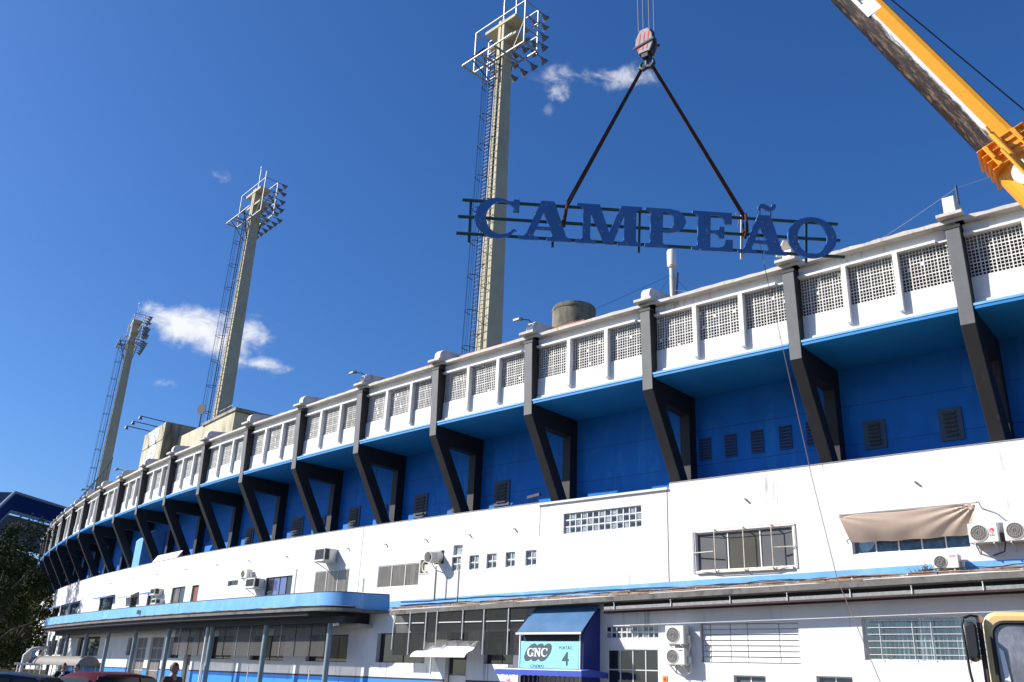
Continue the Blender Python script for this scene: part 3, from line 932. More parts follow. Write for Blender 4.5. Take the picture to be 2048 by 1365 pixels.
# ------------------------------------------------------------------ shade netting on white posts, between booth and canopy
NET = thing('netting_frame', 'white tube frame with dark shade netting hanging under the eave', 'frame', W(3.7, -.4, 2.6))
for uu, lo in ((4.34, 2.74), (4.15, 2.56), (3.97, 2.75), (3.85, 2.8), (3.58, 3.1), (3.37, 2.6), (3.14, 2.6)):
    k = MB(); k.tube([W(uu, -.40, lo), W(uu, -.40, 4.10)], 0.022, 8); k.build('post', GALVM, NET)
for a, b in ((4.32, 4.17), (4.13, 3.99), (3.83, 3.60), (3.56, 3.39), (3.35, 3.16), (3.12, 3.0)):
    k = MB(); k.tube([W(a, -.41, 3.69), W(b, -.41, 3.69)], 0.02, 6); k.build('rail', GALVM, NET)
NETM = veil('dark_netting', (0.03, 0.03, 0.03), 0.62)
for a, b, lo in ((4.34, 4.15, 2.55), (4.15, 3.97, 2.6), (3.97, 3.85, 3.0), (3.85, 3.58, 3.1), (3.58, 3.37, 3.05), (3.37, 3.14, 2.6), (3.14, 2.98, 2.6)):
    k = MB(); sweep(k, a - .006, b + .006, -.43, -.436, lo, 4.08); k.build('net_panel', NETM, NET)

# ------------------------------------------------------------------ street canopy (marquee)
CAN = thing('street_canopy', 'long sky blue street canopy with rounded corner over slim columns', 'canopy', W(8, .1, 0))
UE = 4.62
wf = lambda u: 0.9 + 0.015 * (u - 5)
# outline of the band on plan: rounded right-hand corner
plan = [(W(u, wf(u), 0)) for u in steps(12.9, 5.0, .15)]
c0 = 0.17
for t in range(10, 91, 10):
    a = rad(t)
    plan.append(W(5.00 - math.sin(a) * 0.30, wf(5) - (1 - math.cos(a)) * 1.2, 0))
plan.append(W(4.57, -0.985, 0))


def ribbon(mb, pl, th, h0, h1, mi=0):
    inner = []
    for i, p in enumerate(pl):
        d = (pl[min(i + 1, len(pl) - 1)] - pl[max(i - 1, 0)])
        n = Vector((d.y, -d.x, 0)).normalized()
        inner.append(p + n * th)
    vs, fs = [], []
    for p, q in zip(pl, inner):
        vs += [p + Vector((0, 0, h0)), q + Vector((0, 0, h0)), q + Vector((0, 0, h1)), p + Vector((0, 0, h1))]
    for i in range(len(pl) - 1):
        for k_ in range(4):
            fs.append((i * 4 + k_, i * 4 + (k_ + 1) % 4, i * 4 + 4 + (k_ + 1) % 4, i * 4 + 4 + k_))
    e = (len(pl) - 1) * 4
    fs += [(3, 2, 1, 0), (e, e + 1, e + 2, e + 3)]
    return mb.add(vs, fs, mi)


sgn = -0.12
k = MB(); ribbon(k, plan, sgn, 4.255, 4.845); bnd = k.build('fascia_band', SKYBLUE, CAN, smooth=True)
k = MB(); ribbon(k, [p for p in plan], sgn * 1.3, 4.846, 4.885); k.build('band_edging', mat('dark_edging', (0.05, 0.06, 0.08), .5), bnd)
k = MB()
outer = [W(u, wf(u) + .09, 0) for u in steps(12.95, 5.0, .15)] + [W(5.0 - math.sin(rad(t)) * 0.32, wf(5) + .09 - (1 - math.cos(rad(t))) * 1.2, 0) for t in range(10, 91, 10)] + [W(4.53, -.99, 0)]
innr = [W(u, -.99, 0) for u in steps(12.95, 4.72, .15)]
lo_ = [Vector((p.x, p.y, 4.14)) for p in outer] + [Vector((p.x, p.y, 4.14)) for p in reversed(innr)]
k.prism(lo_, [p + Vector((0, 0, .11)) for p in lo_]); k.build('slab', EAVEC, CAN)
k = MB(); sweep(k, 4.80, 12.85, lambda u: wf(u) - .04 if u > 5.05 else wf(5) - .04 - (5.05 - u) * 4.4, -0.99, 3.98, 4.138); sweep(k, 4.80, 12.85, 0.26, -0.985, 3.72, 3.979); k.build('shade_black_beam', BLACK, CAN)  # beam and underside coloured black to deepen the shade below the canopy
k = MB(); sweep(k, 4.75, 12.9, -.3, -0.98, 3.60, 3.718); k.build('ceiling_strip', mat('ceiling_cream', (.42, .38, .32), .8), CAN)
for i in range(5, 14):
    k = MB(); k.lathe([(.135, 0.14), (.135, 0.16), (.115, 0.18), (.115, 3.74)], W(i + .02, .1, 0), 16); k.build('column', COLM, CAN, smooth=True)
k = MB(); k.lathe([(.07, 0.14), (.07, 3.74)], W(7.12, .12, 0), 12); k.build('downpipe', GALVM, CAN, smooth=True)
k = MB(); sweep(k, 7.48, 7.485, wf(7.4) + .004, wf(7.4) + .001, 4.27, 4.84); k.build('band_joint', CABLE, CAN)
k = MB(); k.box(W(8.85 - .35, wf(8.8) + .06, 4.55), (.2, .1, .22)); k.build('junction_box', CREAM, CAN)
# cables at the foot of the band
for j, (dw, h_, r_, m_) in enumerate([(.05, 4.285, .03, COPPER), (.07, 4.27, .025, CABLE), (.03, 4.315, .018, COPPER), (.085, 4.305, .014, CABLE)]):
    k = MB()
    us = steps(12.9, 5.0, 0.07)
    pts = [W(u, wf(u) + dw, h_ + abs(wobble(u, j * 3, .02))) for u in us] + [W(5.0 - math.sin(rad(t)) * 0.31, wf(5) + dw - (1 - math.cos(rad(t))) * 1.2, h_ + .01) for t in range(12, 80, 12)]
    k.tube(pts, r_, 6)
    tag(k.build('cable', m_, smooth=True, origin=W(8, .4, 4.35)), ['thick tan cable bundle along the foot of the canopy band', 'black cable hanging lowest along the canopy edge', 'thin tan cable drooping higher on the canopy band', 'thinnest black cable along the outer canopy lip'][j], 'cable', 'cables along the canopy')
# drop rods and translucent sheets of the street terrace
VEILG = veil('shade_cloth', (0.12, 0.115, 0.11), 0.50)
TER = thing('terrace_screen', 'grey shade cloth on thin rods behind the canopy columns', 'screen', W(7, .22, 2.4))
for i in range(5, 8):
    for f in (0.12, 0.34, 0.58, 0.82):
        k = MB(); k.tube([W(i + f, -.06, 2.42), W(i + f, -.06, 3.72)], 0.016, 6); k.build('rod', GALVM if (i + int(f * 10)) % 2 else DKSTEEL, TER)
    k = MB(); sweep(k, i + .05, i + .95, -.08, -.086, 2.45, 3.72); k.build('sheet', VEILG, TER)
for j, uu in enumerate((5.19, 6.17, 7.03)):
    k = MB(); k.tube([W(uu, .3, .14), W(uu, .3, 2.02)], 0.025, 8)
    tag(k.build('street_post', FRAMEW, origin=W(uu, .3, .14)), ['thin white post right of the rightmost canopy columns bay', 'thin white post between the second and third canopy columns', 'thin white post just left of the twin canopy columns'][j], 'post', 'thin white posts under the canopy')
k = MB(); k.box(W(4.9, .2, 3.66), (.12, .2, .1)); k.lathe([(.05, 0), (.06, .16)], W(4.9, .22, 3.66), 10, ax=(-.7, -.7, -.2))
tag(k.build('security_camera', FRAMEW, smooth=True, origin=W(4.9, .2, 3.93)), 'small white security camera atop the rightmost canopy column', 'camera')

# ------------------------------------------------------------------ kiosk gate with sign and sloping roof
KIO = thing('gate_kiosk', 'blue gate kiosk with sloping roof and pale cyan lettered panel', 'kiosk', W(2.72, -.5, 0))
k = MB(); radial(k, 2.465, 2.475, [(-.99, .14), (-.10, .14), (-.10, 3.22), (-.84, 4.08), (-.99, 4.08)]); k.build('side_panel', NAVY, KIO)
k = MB(); radial(k, 2.955, 2.965, [(-.99, .14), (-.10, .14), (-.10, 3.22), (-.84, 4.08), (-.99, 4.08)]); k.build('side_panel', NAVY, KIO)
k = MB(); radial(k, 2.455, 2.975, [(.10, 3.24), (-.88, 4.15), (-.88, 4.18), (.10, 3.27)]); rf = k.build('roof', ROOFBL, KIO)
k = MB(); sweep(k, 2.452, 2.978, .125, .10, 3.215, 3.275); k.build('roof_edge', FRAMEW, rf)
k = MB(); sweep(k, 2.48, 2.952, -.12, -.18, 3.03, 3.215); k.build('dark_header', BLACK, KIO)
PANW = -.07
k = MB(); sweep(k, 2.497, 2.968, PANW, PANW - .05, 2.2, 3.02); pan = k.build('sign_panel', SIGNC, KIO)
for uu in (2.485, 2.97):
    k = MB(); k.bar(W(uu, -.07, .14), W(uu, -.07, 3.2), .04); k.build('post', FRAMEW, KIO)
# fabric valance
k = MB()
us = steps(3.09, 2.40, .01)
top_ = [W(u, PANW + .02, 2.19) for u in us]
mid_ = [W(u, .43, 2.13) for u in us]
bot_ = [W(u, .435, 1.95 + .028 * abs(math.sin((u - 2.4) * math.pi / .046))) for u in us]
nU = len(us)
k.add(top_ + mid_ + bot_, [(j, j + 1, nU + j + 1, nU + j) for j in range(nU - 1)] + [(nU + j, nU + j + 1, 2 * nU + j + 1, 2 * nU + j) for j in range(nU - 1)])
ws = [.43 - 1.4 * j / 40 for j in range(41)]
k.add([W(2.398, x, 2.135) for x in ws] + [W(2.398, x, 1.95 + .028 * abs(math.sin(x * math.pi / .23))) for x in ws], [(j, j + 1, 42 + j, 41 + j) for j in range(40)])
k.add([W(2.40, PANW, 2.19), W(2.40, .43, 2.13), W(2.40, -.97, 2.13)], [(0, 1, 2)])
VALM = mat('valance_blue', (0.035, 0.075, 0.42), 0.7, var=0.1)
k.build('valance', VALM, KIO, keep=True)
k = MB(); sweep(k, 3.09, 2.40, .437, .40, 2.128, 2.165); k.build('valance_edge', FRAMEW, KIO)
for j in range(13):
    k = MB(); uu = 2.50 + j * .036; k.bar(W(uu, -.12, .16), W(uu, -.12, 2.18), .025); k.build('gate_bar', mat('brass_bar', (.30, .23, .14), .5, .3), KIO)


# lettering helpers
def curve_mesh(splines, ext):
    cu_ = bpy.data.curves.new('c', 'CURVE')
    cu_.dimensions = '2D'
    cu_.fill_mode = 'BOTH'
    cu_.extrude = ext
    for pts in splines:
        s = cu_.splines.new('POLY')
        s.points.add(len(pts) - 1)
        for p, (x, y) in zip(s.points, pts):
            p.co = (x, y, 0, 1)
        s.use_cyclic_u = True
    o_ = bpy.data.objects.new('c', cu_)
    me = bpy.data.meshes.new_from_object(o_)
    bpy.data.objects.remove(o_)
    bpy.data.curves.remove(cu_)
    return me


def text_mesh(body, size, ext, shear=0.0, spacing=1.0):
    cu_ = bpy.data.curves.new('t', 'FONT')
    cu_.body = body
    cu_.size = size
    cu_.extrude = ext
    cu_.shear = shear
    cu_.offset = size * 0.022
    cu_.space_character = spacing
    cu_.align_x = 'CENTER'
    o_ = bpy.data.objects.new('t', cu_)
    me = bpy.data.meshes.new_from_object(o_)
    bpy.data.objects.remove(o_)
    bpy.data.curves.remove(cu_)
    return me


def place(me, name, material, parent, o, X, Y, Zn):
    """put a flat lettering mesh at world point o with in-plane axes X, Y and normal Zn"""
    o0 = org(parent)
    M4 = Matrix((X, Y, Zn)).transposed().to_4x4()
    for v in me.vertices:
        v.co = M4 @ v.co + Vector(o) - o0
    me.materials.clear()
    me.materials.append(material)
    ob = bpy.data.objects.new(name, me)
    col.objects.link(ob)
    ob.parent = parent
    ORIGIN[ob.name] = o0
    return ob


def ell(cx, cy, rx, ry, n=40, a0=0, a1=360, rot=0):
    r = []
    N = n if a1 - a0 == 360 else n + 1
    for i in range(N):
        t = rad(a0 + (a1 - a0) * i / n)
        x, y = rx * math.cos(t), ry * math.sin(t)
        r.append((cx + x * math.cos(rot) - y * math.sin(rot), cy + x * math.sin(rot) + y * math.cos(rot)))
    return r


GLY = {
    'C': [[(.985, .655), (.985, .985), (.86, .985), (.835, .93)] + ell(.5, .49, .5, .51, 26, 58, 322) + [(.955, .20)] + ell(.60, .50, .345, .41, 22, 322, 40) + [(.845, .655)]],
    'A': [[(0, 0), (.375, 0), (.375, .07), (.30, .09), (.275, .13), (.315, .26), (.60, .26), (.635, .13), (.61, .09), (.53, .07), (.53, 0), (1, 0), (1, .07), (.94, .09), (.895, .15), (.655, 1), (.405, 1), (.14, .16), (.085, .09), (0, .07)], [(.345, .345), (.455, .71), (.575, .345)]],
    'M': [[(0, 0), (.30, 0), (.30, .07), (.24, .09), (.215, .14), (.215, .78), (.44, 0), (.56, 0), (.735, .78), (.735, .14), (.71, .09), (.64, .07), (.64, 0), (1, 0), (1, .07), (.94, .09), (.915, .14), (.915, .86), (.94, .91), (1, .93), (1, 1), (.68, 1), (.505, .30), (.35, 1), (0, 1), (0, .93), (.07, .91), (.10, .86), (.10, .14), (.07, .09), (0, .07)]],
    'P': [[(0, 0), (.56, 0), (.56, .07), (.46, .09), (.43, .14), (.43, .385), (.62, .385), (.80, .43), (.94, .54), (1, .69), (.95, .85), (.82, .96), (.62, 1), (0, 1), (0, .93), (.09, .91), (.13, .86), (.13, .14), (.09, .09), (0, .07)], [(.43, .475), (.55, .475), (.64, .52), (.69, .6), (.705, .70), (.68, .81), (.62, .885), (.53, .915), (.43, .915)]],
    'E': [[(0, 0), (1, 0), (1, .31), (.84, .31), (.81, .2), (.74, .12), (.65, .09), (.45, .09), (.45, .44), (.58, .44), (.65, .41), (.68, .33), (.79, .33), (.79, .63), (.68, .63), (.65, .55), (.58, .525), (.45, .525), (.45, .91), (.63, .91), (.72, .88), (.78, .81), (.81, .70), (.97, .70), (.97, 1), (0, 1), (0, .93), (.09, .91), (.14, .86), (.14, .14), (.09, .09), (0, .07)]],
    'O': [ell(.5, .5, .5, .53, 44), ell(.5, .5, .305, .425, 40)],
    'N': [[(0, 0), (.38, 0), (.38, .08), (.29, .11), (.27, .16), (.27, .66), (.72, 0), (.90, 0), (.90, .85), (.92, .9), (1, .93), (1, 1), (.62, 1), (.62, .93), (.71, .9), (.75, .85), (.75, .38), (.34, 1), (0, 1), (0, .93), (.09, .9), (.12, .85), (.12, .15), (.09, .1), (0, .07)]],
    '~': [[(0, .12), (.02, .55), (.14, .88), (.32, .95), (.50, .80), (.66, .58), (.74, .60), (.78, .80), (.80, .96), (1, .98), (1, .62), (.92, .25), (.78, .04), (.62, 0), (.45, .14), (.30, .36), (.20, .38), (.16, .30), (.16, .10)]],
}
GLY['G'] = [[(.985, .655), (.985, .985), (.86, .985), (.835, .93)] + ell(.5, .49, .5, .51, 24, 58, 300) + [(.93, .06), (.93, .36), (1.0, .38), (1.0, .44), (.58, .44), (.58, .38), (.67, .36), (.67, .12)] + ell(.60, .50, .345, .41, 16, 270, 40) + [(.845, .655)]]


def glyph(ch, x0, x1, y0, y1, ext):
    return curve_mesh([[(x0 + x * (x1 - x0), y0 + y * (y1 - y0)) for x, y in s] for s in GLY[ch]], ext)


# kiosk panel writing
Lp, Rp = W(2.968, PANW, 2.2), W(2.497, PANW, 2.2)
PX = (Rp - Lp).normalized(); PY = Vector((0, 0, 1)); PZ = PX.cross(PY).normalized()
PWID = (Rp - Lp).length
if PZ.dot(Vector((0, -1, 0))) < 0: PZ = -PZ
PO = Lp + PZ * 0.004
sx = PWID / 842.0         # panel drawn 842 wide x 400 high
sy = 0.82 / 405.0
for j, (cx, cy) in enumerate(((160, 235), (265, 235), (375, 235))):
    me = curve_mesh([[(x * sx, y * sy) for x, y in ell(cx, cy, 150, 72, 36, rot=rad(62))]], .002)
    place(me, 'logo_ellipse', INK, pan, PO + PZ * .0005 * j, PX, PY, PZ)
for ch, xa, xb in (('G', 112, 208), ('N', 212, 312), ('C', 314, 410)):
    place(glyph(ch, xa * sx, xb * sx, 172 * sy, 300 * sy, .002), 'logo_letter', INKW, pan, PO + PZ * .006, PX, PY, PZ)
place(text_mesh('CINEMAS', 64 * sy, .001, 0.25, 1.12), 'lettering', INK, pan, PO + PX * 260 * sx + PY * 8 * sy, PX, PY, PZ)
place(text_mesh('PORTÃO', 66 * sy, .001, 0.0, 1.0), 'lettering', INK, pan, PO + PX * 665 * sx + PY * 282 * sy, PX, PY, PZ)
place(text_mesh('4', 275 * sy, .0015), 'lettering', INK, pan, PO + PX * 665 * sx + PY * 52 * sy, PX, PY, PZ)
# small hydrant plaques
for j, (uu, hh, m_) in enumerate(((2.0, 2.0, ORANGEY), (3.10, 1.82, INKR), (3.23, 1.81, INKR))):
    k = MB(); sweep(k, uu - .016, uu + .016, -.985, -.998, hh - .09, hh + .09)
    pl = k.build('notice_plate', m_ if j == 0 else mat('plate_white', (.75, .73, .7), .5), origin=W(uu, -.98, hh - .09))
    tag(pl, ['small orange and red notice plate beside the dark glazed door', 'small white plate with red H on the wall, nearer the kiosk', 'small white plate with red H on the wall, farther left of the kiosk'][j], 'plate')
    if j:
        p, d, n = cv(uu); place(text_mesh('H', .17, .002), 'letter', INKR, pl, W(uu, -.982, hh - .06), Vector((-d.x, -d.y, 0)), PY, Vector((n.x, n.y, 0)))
    else:
        p, d, n = cv(uu); place(curve_mesh([ell(0, .09, .04, .05, 20)], .002), 'emblem', INKR, pl, W(uu, -.98, hh - .09), Vector((-d.x, -d.y, 0)), PY, Vector((n.x, n.y, 0)))

# ------------------------------------------------------------------ awnings
AW = thing('curved_awning', 'white curved fibreglass awning on thin brackets over a doorway', 'awning', W(3.77, -.98, 2.5))
prof = [(-.98, 3.10), (-.90, 3.10), (-.80, 3.06), (-.70, 2.97), (-.62, 2.85), (-.53, 2.76), (-.42, 2.71), (-.30, 2.67), (-.20, 2.60), (-.13, 2.50)]
k = MB()
us = steps(3.49, 4.06, .03)
vs = []
for u in us: vs += [W(u, *p) for p in prof]
nP = len(prof)
vs2 = []
for u in us: vs2 += [W(u, p[0] - .005, p[1] - .015) for p in prof]
grid = [(a * nP + b, (a + 1) * nP + b, (a + 1) * nP + b + 1, a * nP + b + 1) for a in range(len(us) - 1) for b in range(nP - 1)]
k.add(vs, grid); k.add(vs2, grid)
k.build('shell', AWNW, AW, smooth=True, keep=True)
for uu in (3.55, 3.68, 3.80, 3.93, 4.02):
    q = MB(); q.tube([W(uu, -.99, 3.42), W(uu, -.45, 2.76)], .012, 6); q.tube([W(uu, -.72, 3.05), W(uu, -.66, 2.96), W(uu, -.70, 2.86), W(uu, -.62, 2.80)], .012, 6); q.build('stay', GALVM, AW)

BA = thing('canvas_awning', 'sagging beige canvas awning hung from a rod over a strip window', 'awning', W(.46, -.6, 5.6))
k = MB(); k.tube([W(u, -.55, 6.30 + .02 * (1 - u)) for u in steps(.08, .83, .1)], .028, 8); k.build('rod', GALVM, BA)
k = MB()
NX, NY = 60, 22
for j in range(NY + 1):
    t = j / NY
    for i_ in range(NX + 1):
        s = i_ / NX
        u = .085 + (.835 - .085) * s
        u += t * (0.055 * (1 - s) - 0.03 * s)
        h = 6.28 + (5.60 - 6.28) * t
        h -= .03 * t * math.sin(s * math.pi) + .012 * t * math.sin(s * 23)
        # creases fan out from the right-hand rod end
        ang = math.atan2(t * .7 + .02, s * 1.6 + .02)
        dist = math.hypot(s * 3.5, t * .7)
        crease = .028 * math.exp(-dist * 1.1) * math.sin(ang * 17) + .014 * math.exp(-math.hypot((1 - s) * 3.5, t * .7) * 1.4) * math.sin(math.atan2(t, 1 - s + .05) * 12)
        w = -.55 - .34 * t + .06 * math.sin(t * math.pi) + crease + .012 * math.sin(s * 9 + t * 4)
        k.v.append(W(u, w, h))
for j in range(NY):
    for i_ in range(NX):
        a = j * (NX + 1) + i_
        k.f.append([a, a + 1, a + NX + 2, a + NX + 1]); k.mi.append(0)
k.build('canvas', BEIGE, BA, smooth=True, keep=True)
for uu in (.078, .835):
    k = MB(); k.tube([W(uu, -.99, 6.24), W(uu, -.75, 6.36), W(uu, -.55, 6.31)], .018, 6); k.build('arm', GALVM, BA)
for uu in (.82, .14):
    k = MB(); k.tube([W(uu, -.99, 5.72), W(uu + .01, -.9, 5.66), W(uu, -.88, 5.57)], .012, 6); k.build('tie', CABLE, BA)
AWB = mat('awning_blue', (0.05, 0.16, 0.5), .7, var=.1)
for j, (a, b, h, m_, lab) in enumerate(((9.17, 9.56, 6.0, AWB, 'small blue window hood beside an air conditioner'), (10.9, 11.66, 6.18, AWB, 'blue window hood over a lone wide window above the canopy'), (12.85, 13.66, 6.22, AWB, 'blue hood nearest the downpipe on the far curved wall'), (13.76, 14.54, 6.22, AWB, 'blue hood second from the left end of the curved wall'), (14.6, 15.5, 6.25, AWB, 'leftmost blue hood on the far curved wall'), (9.88, 10.42, 6.1, mat('grey_canvas', (.42, .41, .37), .8, var=.1), 'grey scalloped canvas hood over a narrow window'))):
    A_ = thing('window_hood', lab, 'hood', W((a + b) / 2, -.98, h), 'window hoods on the upper wall')
    dr = .34 if j == 5 else .16
    q = MB(); radial(q, a, b, [(-.995, h + .05), (-.55, h - dr * .6), (-.55, h - dr), (-.56, h - dr), (-.565, h - dr * .6 - .01), (-.995, h + .03)]); q.build('canopy', m_, A_)
    for uu in (a + .01, b - .02):
        q = MB(); q.tube([W(uu, -.99, h - .12), W(uu, -.58, h - dr * .6)], .012, 6); q.build('arm', GALVM, A_)


# ------------------------------------------------------------------ air conditioners
def ac_split(uc, hbm, wid, ht, lab, w0=-.62, dep=.30, cover='grille', fan_r=None, logo=None, group='outdoor air conditioner units'):
    p, d, n = cv(uc)
    X = Vector((-d.x, -d.y, 0)); N = Vector((n.x, n.y, 0)); Z = Vector((0, 0, 1))
    c = W(uc, w0 - dep / 2, hbm + ht / 2)
    T = thing('air_conditioner', lab, 'air conditioner', W(uc, w0 - dep / 2, hbm), group)
    k = MB(); k.box(c, (wid, dep, ht), 0, (X, -N, Z)); body = k.build('casing', ACW, T, bevel=.015)
    fr = fan_r or ht * .40
    fc = c + N * (dep / 2) - X * (wid / 2 - fr - .05)
    k = MB(); k.lathe([(fr, -.0), (fr, .006), (fr * .2, .007), (fr * .2, .0)], fc, 28, ax=N); k.build('fan_opening', ACG if cover == 'grille' else ACB, T)
    k = MB()
    for j in range(9):
        x = -fr + fr * 2 * (j + .5) / 9
        hh = math.sqrt(max(fr * fr - x * x, 0)) * .97
        k.bar(fc + X * x - Z * hh + N * .012, fc + X * x + Z * hh + N * .012, .006)
    for j in (1, 2, 3):
        rr = fr * j / 3
        k.tube([fc + N * .012 + X * rr * math.cos(rad(t)) + Z * rr * math.sin(rad(t)) for t in range(0, 360, 15)], .006, 4, closed=True)
    k.build('fan_guard', mat('guard_grey', (.36, .35, .33), .5), T)
    k = MB(); k.lathe([(fr * 1.10, 0), (fr * 1.10, .012), (fr * 1.0, .014), (fr * 1.0, 0)], fc, 28, ax=N); k.build('fan_ring', ACW, T, smooth=True)
    for s_ in (-1, 1):
        q = MB(); b0 = c + X * s_ * wid * .32 - Z * (ht / 2 + .02)
        q.bar(b0 + N * dep / 2, b0 - N * (dep / 2 + (w0 - dep + 1.0)), .03); q.bar(b0 - N * (dep / 2 + (w0 - dep + 1.0)) - Z * .2, b0 - N * (dep / 2 + (w0 - dep + .99)), .03)
        q.bar(b0 + N * dep * .3, b0 - N * (dep / 2 + (w0 - dep + .99)) - Z * .18, .025); q.build('wall_bracket', GALVM, T)
    if logo == 'LG':
        lc = c + N * (dep / 2 + .002) + X * (wid * .30) + Z * ht * .10
        place(curve_mesh([ell(0, 0, .058, .058, 30)], .001), 'logo_disc', INKR, T, lc, X, Z, N)
        place(curve_mesh([ell(0, 0, .042, .042, 26, 100, 350) + ell(0, 0, .034, .034, 26, 350, 100)], .001), 'logo_ring', INKW, T, lc + N * .002, X, Z, N)
        place(curve_mesh([[(-.012, .022), (-.004, .022), (-.004, -.016), (.012, -.016), (.012, -.024), (-.012, -.024)]], .001), 'logo_stroke', INKW, T, lc + N * .002, X, Z, N)
        place(text_mesh('LG', .085, .001), 'lettering', INK, T, lc - Z * .14, X, Z, N)
    elif logo:
        lc = c + N * (dep / 2 + .002) + X * (wid * .30) + Z * ht * .36
        place(curve_mesh([[(-.07, -.012), (.07, -.012), (.07, .012), (-.07, .012)]], .001), 'badge', INKR if logo == 'red' else INK, T, lc, X, Z, N)
    q = MB(); e0 = c + X * (wid / 2 + .01) - N * dep * .2 - Z * ht * .2
    q.box(e0 + X * .03, (.06, .12, .2), 0, (X, -N, Z))
    q.tube([e0 + X * .03, e0 + X * .08 - Z * .15, e0 + X * .03 - Z * .35, e0 - X * .25 - Z * .42 - N * .1], .018, 6); q.build('pipe_run', ACW if logo != 'LG' else DKSTEEL, T)
    return T


ac_split(0.073, 5.34, .66, .47, 'air conditioner with round red emblem beside the beige awning', logo='LG')
ac_split(-0.095, 5.34, .66, .47, 'air conditioner at the photo\'s right edge, level with the red emblem one')
ac_split(0.28, 4.75, .62, .36, 'low air conditioner above a dry bush on the blue skirting', cover='net', logo='red', fan_r=.145)
ac_split(1.885, 2.97, .62, .52, 'upper of two stacked air conditioners by the white louvre')
ac_split(1.885, 2.40, .64, .46, 'lower of two stacked air conditioners by the white louvre', logo='dark')
ac_split(6.84, 6.05, .6, .42, 'fan air conditioner over a boxy window unit above the canopy')


def ac_box(u0, u1, w0, h0, h1, lab, m0=ACW, m1=ACB):
    p, d, n = cv((u0 + u1) / 2)
    T = thing('window_air_conditioner', lab, 'air conditioner', W((u0 + u1) / 2, w0 - .3, h0), 'boxy window air conditioner units')
    k = MB(); sweep(k, u0, u1, w0, -.99, h0, h1); k.build('casing', m0, T, bevel=.01)
    for j in range(7):
        a = u0 + (u1 - u0) * (.06 + .125 * j)
        q = MB(); sweep(q, a, a + (u1 - u0) * .085, w0 + .012, w0 + .001, h0 + .05, h1 - .05); q.build('louvre', m1, T)
    q = MB()
    radial(q, u0 - .001, u0 - .004, [(w0 - .05, h0 + .04), (w0 - .25, h0 + .04), (w0 - .25, h1 - .04), (w0 - .05, h1 - .04)]); q.build('side_louvre', m1, T)
    q = MB(); sweep(q, u0 - .01, u1 + .01, w0 + .03, -.99, h0 - .035, h0 - .004)
    q.bar(W(u0 + .02, w0, h0 - .03), W(u0 + .02, -.99, h0 - .3), .03); q.bar(W(u1 - .02, w0, h0 - .03), W(u1 - .02, -.99, h0 - .3), .03); q.build('shelf', GALVM, T)


ac_box(5.36, 5.52, -.32, 6.40, 6.93, 'big dark boxy air conditioner casting shadow on a brown window', GALV, ACB)
ac_box(6.55, 6.72, -.45, 5.55, 5.98, 'boxy air conditioner below a fan unit beside the sky-reflecting glass window')
ac_box(9.02, 9.17, -.5, 5.75, 6.1, 'boxy air conditioner at the right end of the small blue hood')
ac_box(8.93, 9.07, -.5, 5.22, 5.5, 'low boxy air conditioner standing on the canopy roof')
# round fan in the wall hole, and the big duct
FN = thing('wall_fan', 'cream round fan recessed in a square wall hole', 'fan', W(4.17, -1.1, 5.6))
p, d, n = cv(4.17); N3 = Vector((n.x, n.y, 0)); X3 = Vector((-d.x, -d.y, 0))
k = MB(); k.tube([W(4.165, -1.05, 5.86) + X3 * .2 * math.cos(rad(t)) + Vector((0, 0, .22 * math.sin(rad(t)))) for t in range(0, 360, 15)], .03, 6, closed=True); k.build('ring', CREAM, FN, smooth=True)
k = MB(); k.box(W(4.15, -1.06, 5.80), (.18, .1, .26), 0, (X3, -N3, Vector((0, 0, 1)))); k.build('motor_box', CREAM, FN)
k = MB(); sweep(k, 4.11, 4.225, -1.0 + .02, -1.04, 5.57, 5.60); k.build('shelf', FRAMEW, FN)
DU = thing('exhaust_duct', 'fat white round exhaust duct sticking out of the wall', 'duct', W(4.0, -.6, 5.9))
k = MB(); cA = W(4.005, -1.02, 6.18); cB = W(4.005, -.42, 6.10); nn = (cB - cA).normalized()
k.lathe([(.225, 0), (.225, .3), (.232, .31), (.232, .33), (.225, .34), (.225, .61), (.20, .612), (.20, .05)], cA, 28, ax=nn); k.build('pipe', AWNW, DU, smooth=True)
k = MB(); k.lathe([(.2, .0), (.2, .01)], cA + nn * .30, 24, ax=nn); k.build('dark_bore', ACB, DU)
k = MB(); sweep(k, 3.95, 4.06, -1.1, -1.13, 5.9, 6.42); k.build('backing', GLASSK, DU)
k = MB(); k.tube([cA + nn * .4 - Vector((0, 0, .22)), W(4.03, -.97, 5.7), W(4.03, -.97, 4.6)], .02, 6); k.build('stay', GALVM, DU)
# bits on the terrace
GP = thing('slatted_panel', 'pale slatted panel leaning on the terrace edge between brackets', 'panel', W(9.2, -1.2, 7.79))
for j in range(6):
    k = MB(); sweep(k, 8.78, 9.60, -1.02 - j * .05, -1.06 - j * .05, 7.80 + j * .075, 7.86 + j * .075); k.build('slat', CREAM, GP)
k = MB(); k.bar(W(9.2, -1.0, 7.79), W(9.2, -1.4, 8.3), .04); k.build('brace', GALVM, GP)
CT = thing('roof_camera', 'small dark camera on a short stand at the terrace edge', 'camera', W(3.1, -1.15, 7.78))
k = MB(); k.tube([W(3.08, -1.15, 7.72), W(3.08, -1.15, 8.05)], .02, 6); k.build('stand', DKSTEEL, CT)
k = MB(); k.bar(W(3.0, -1.05, 8.08), W(3.14, -1.2, 8.06), .1, .1); k.build('body', DKSTEEL, CT)
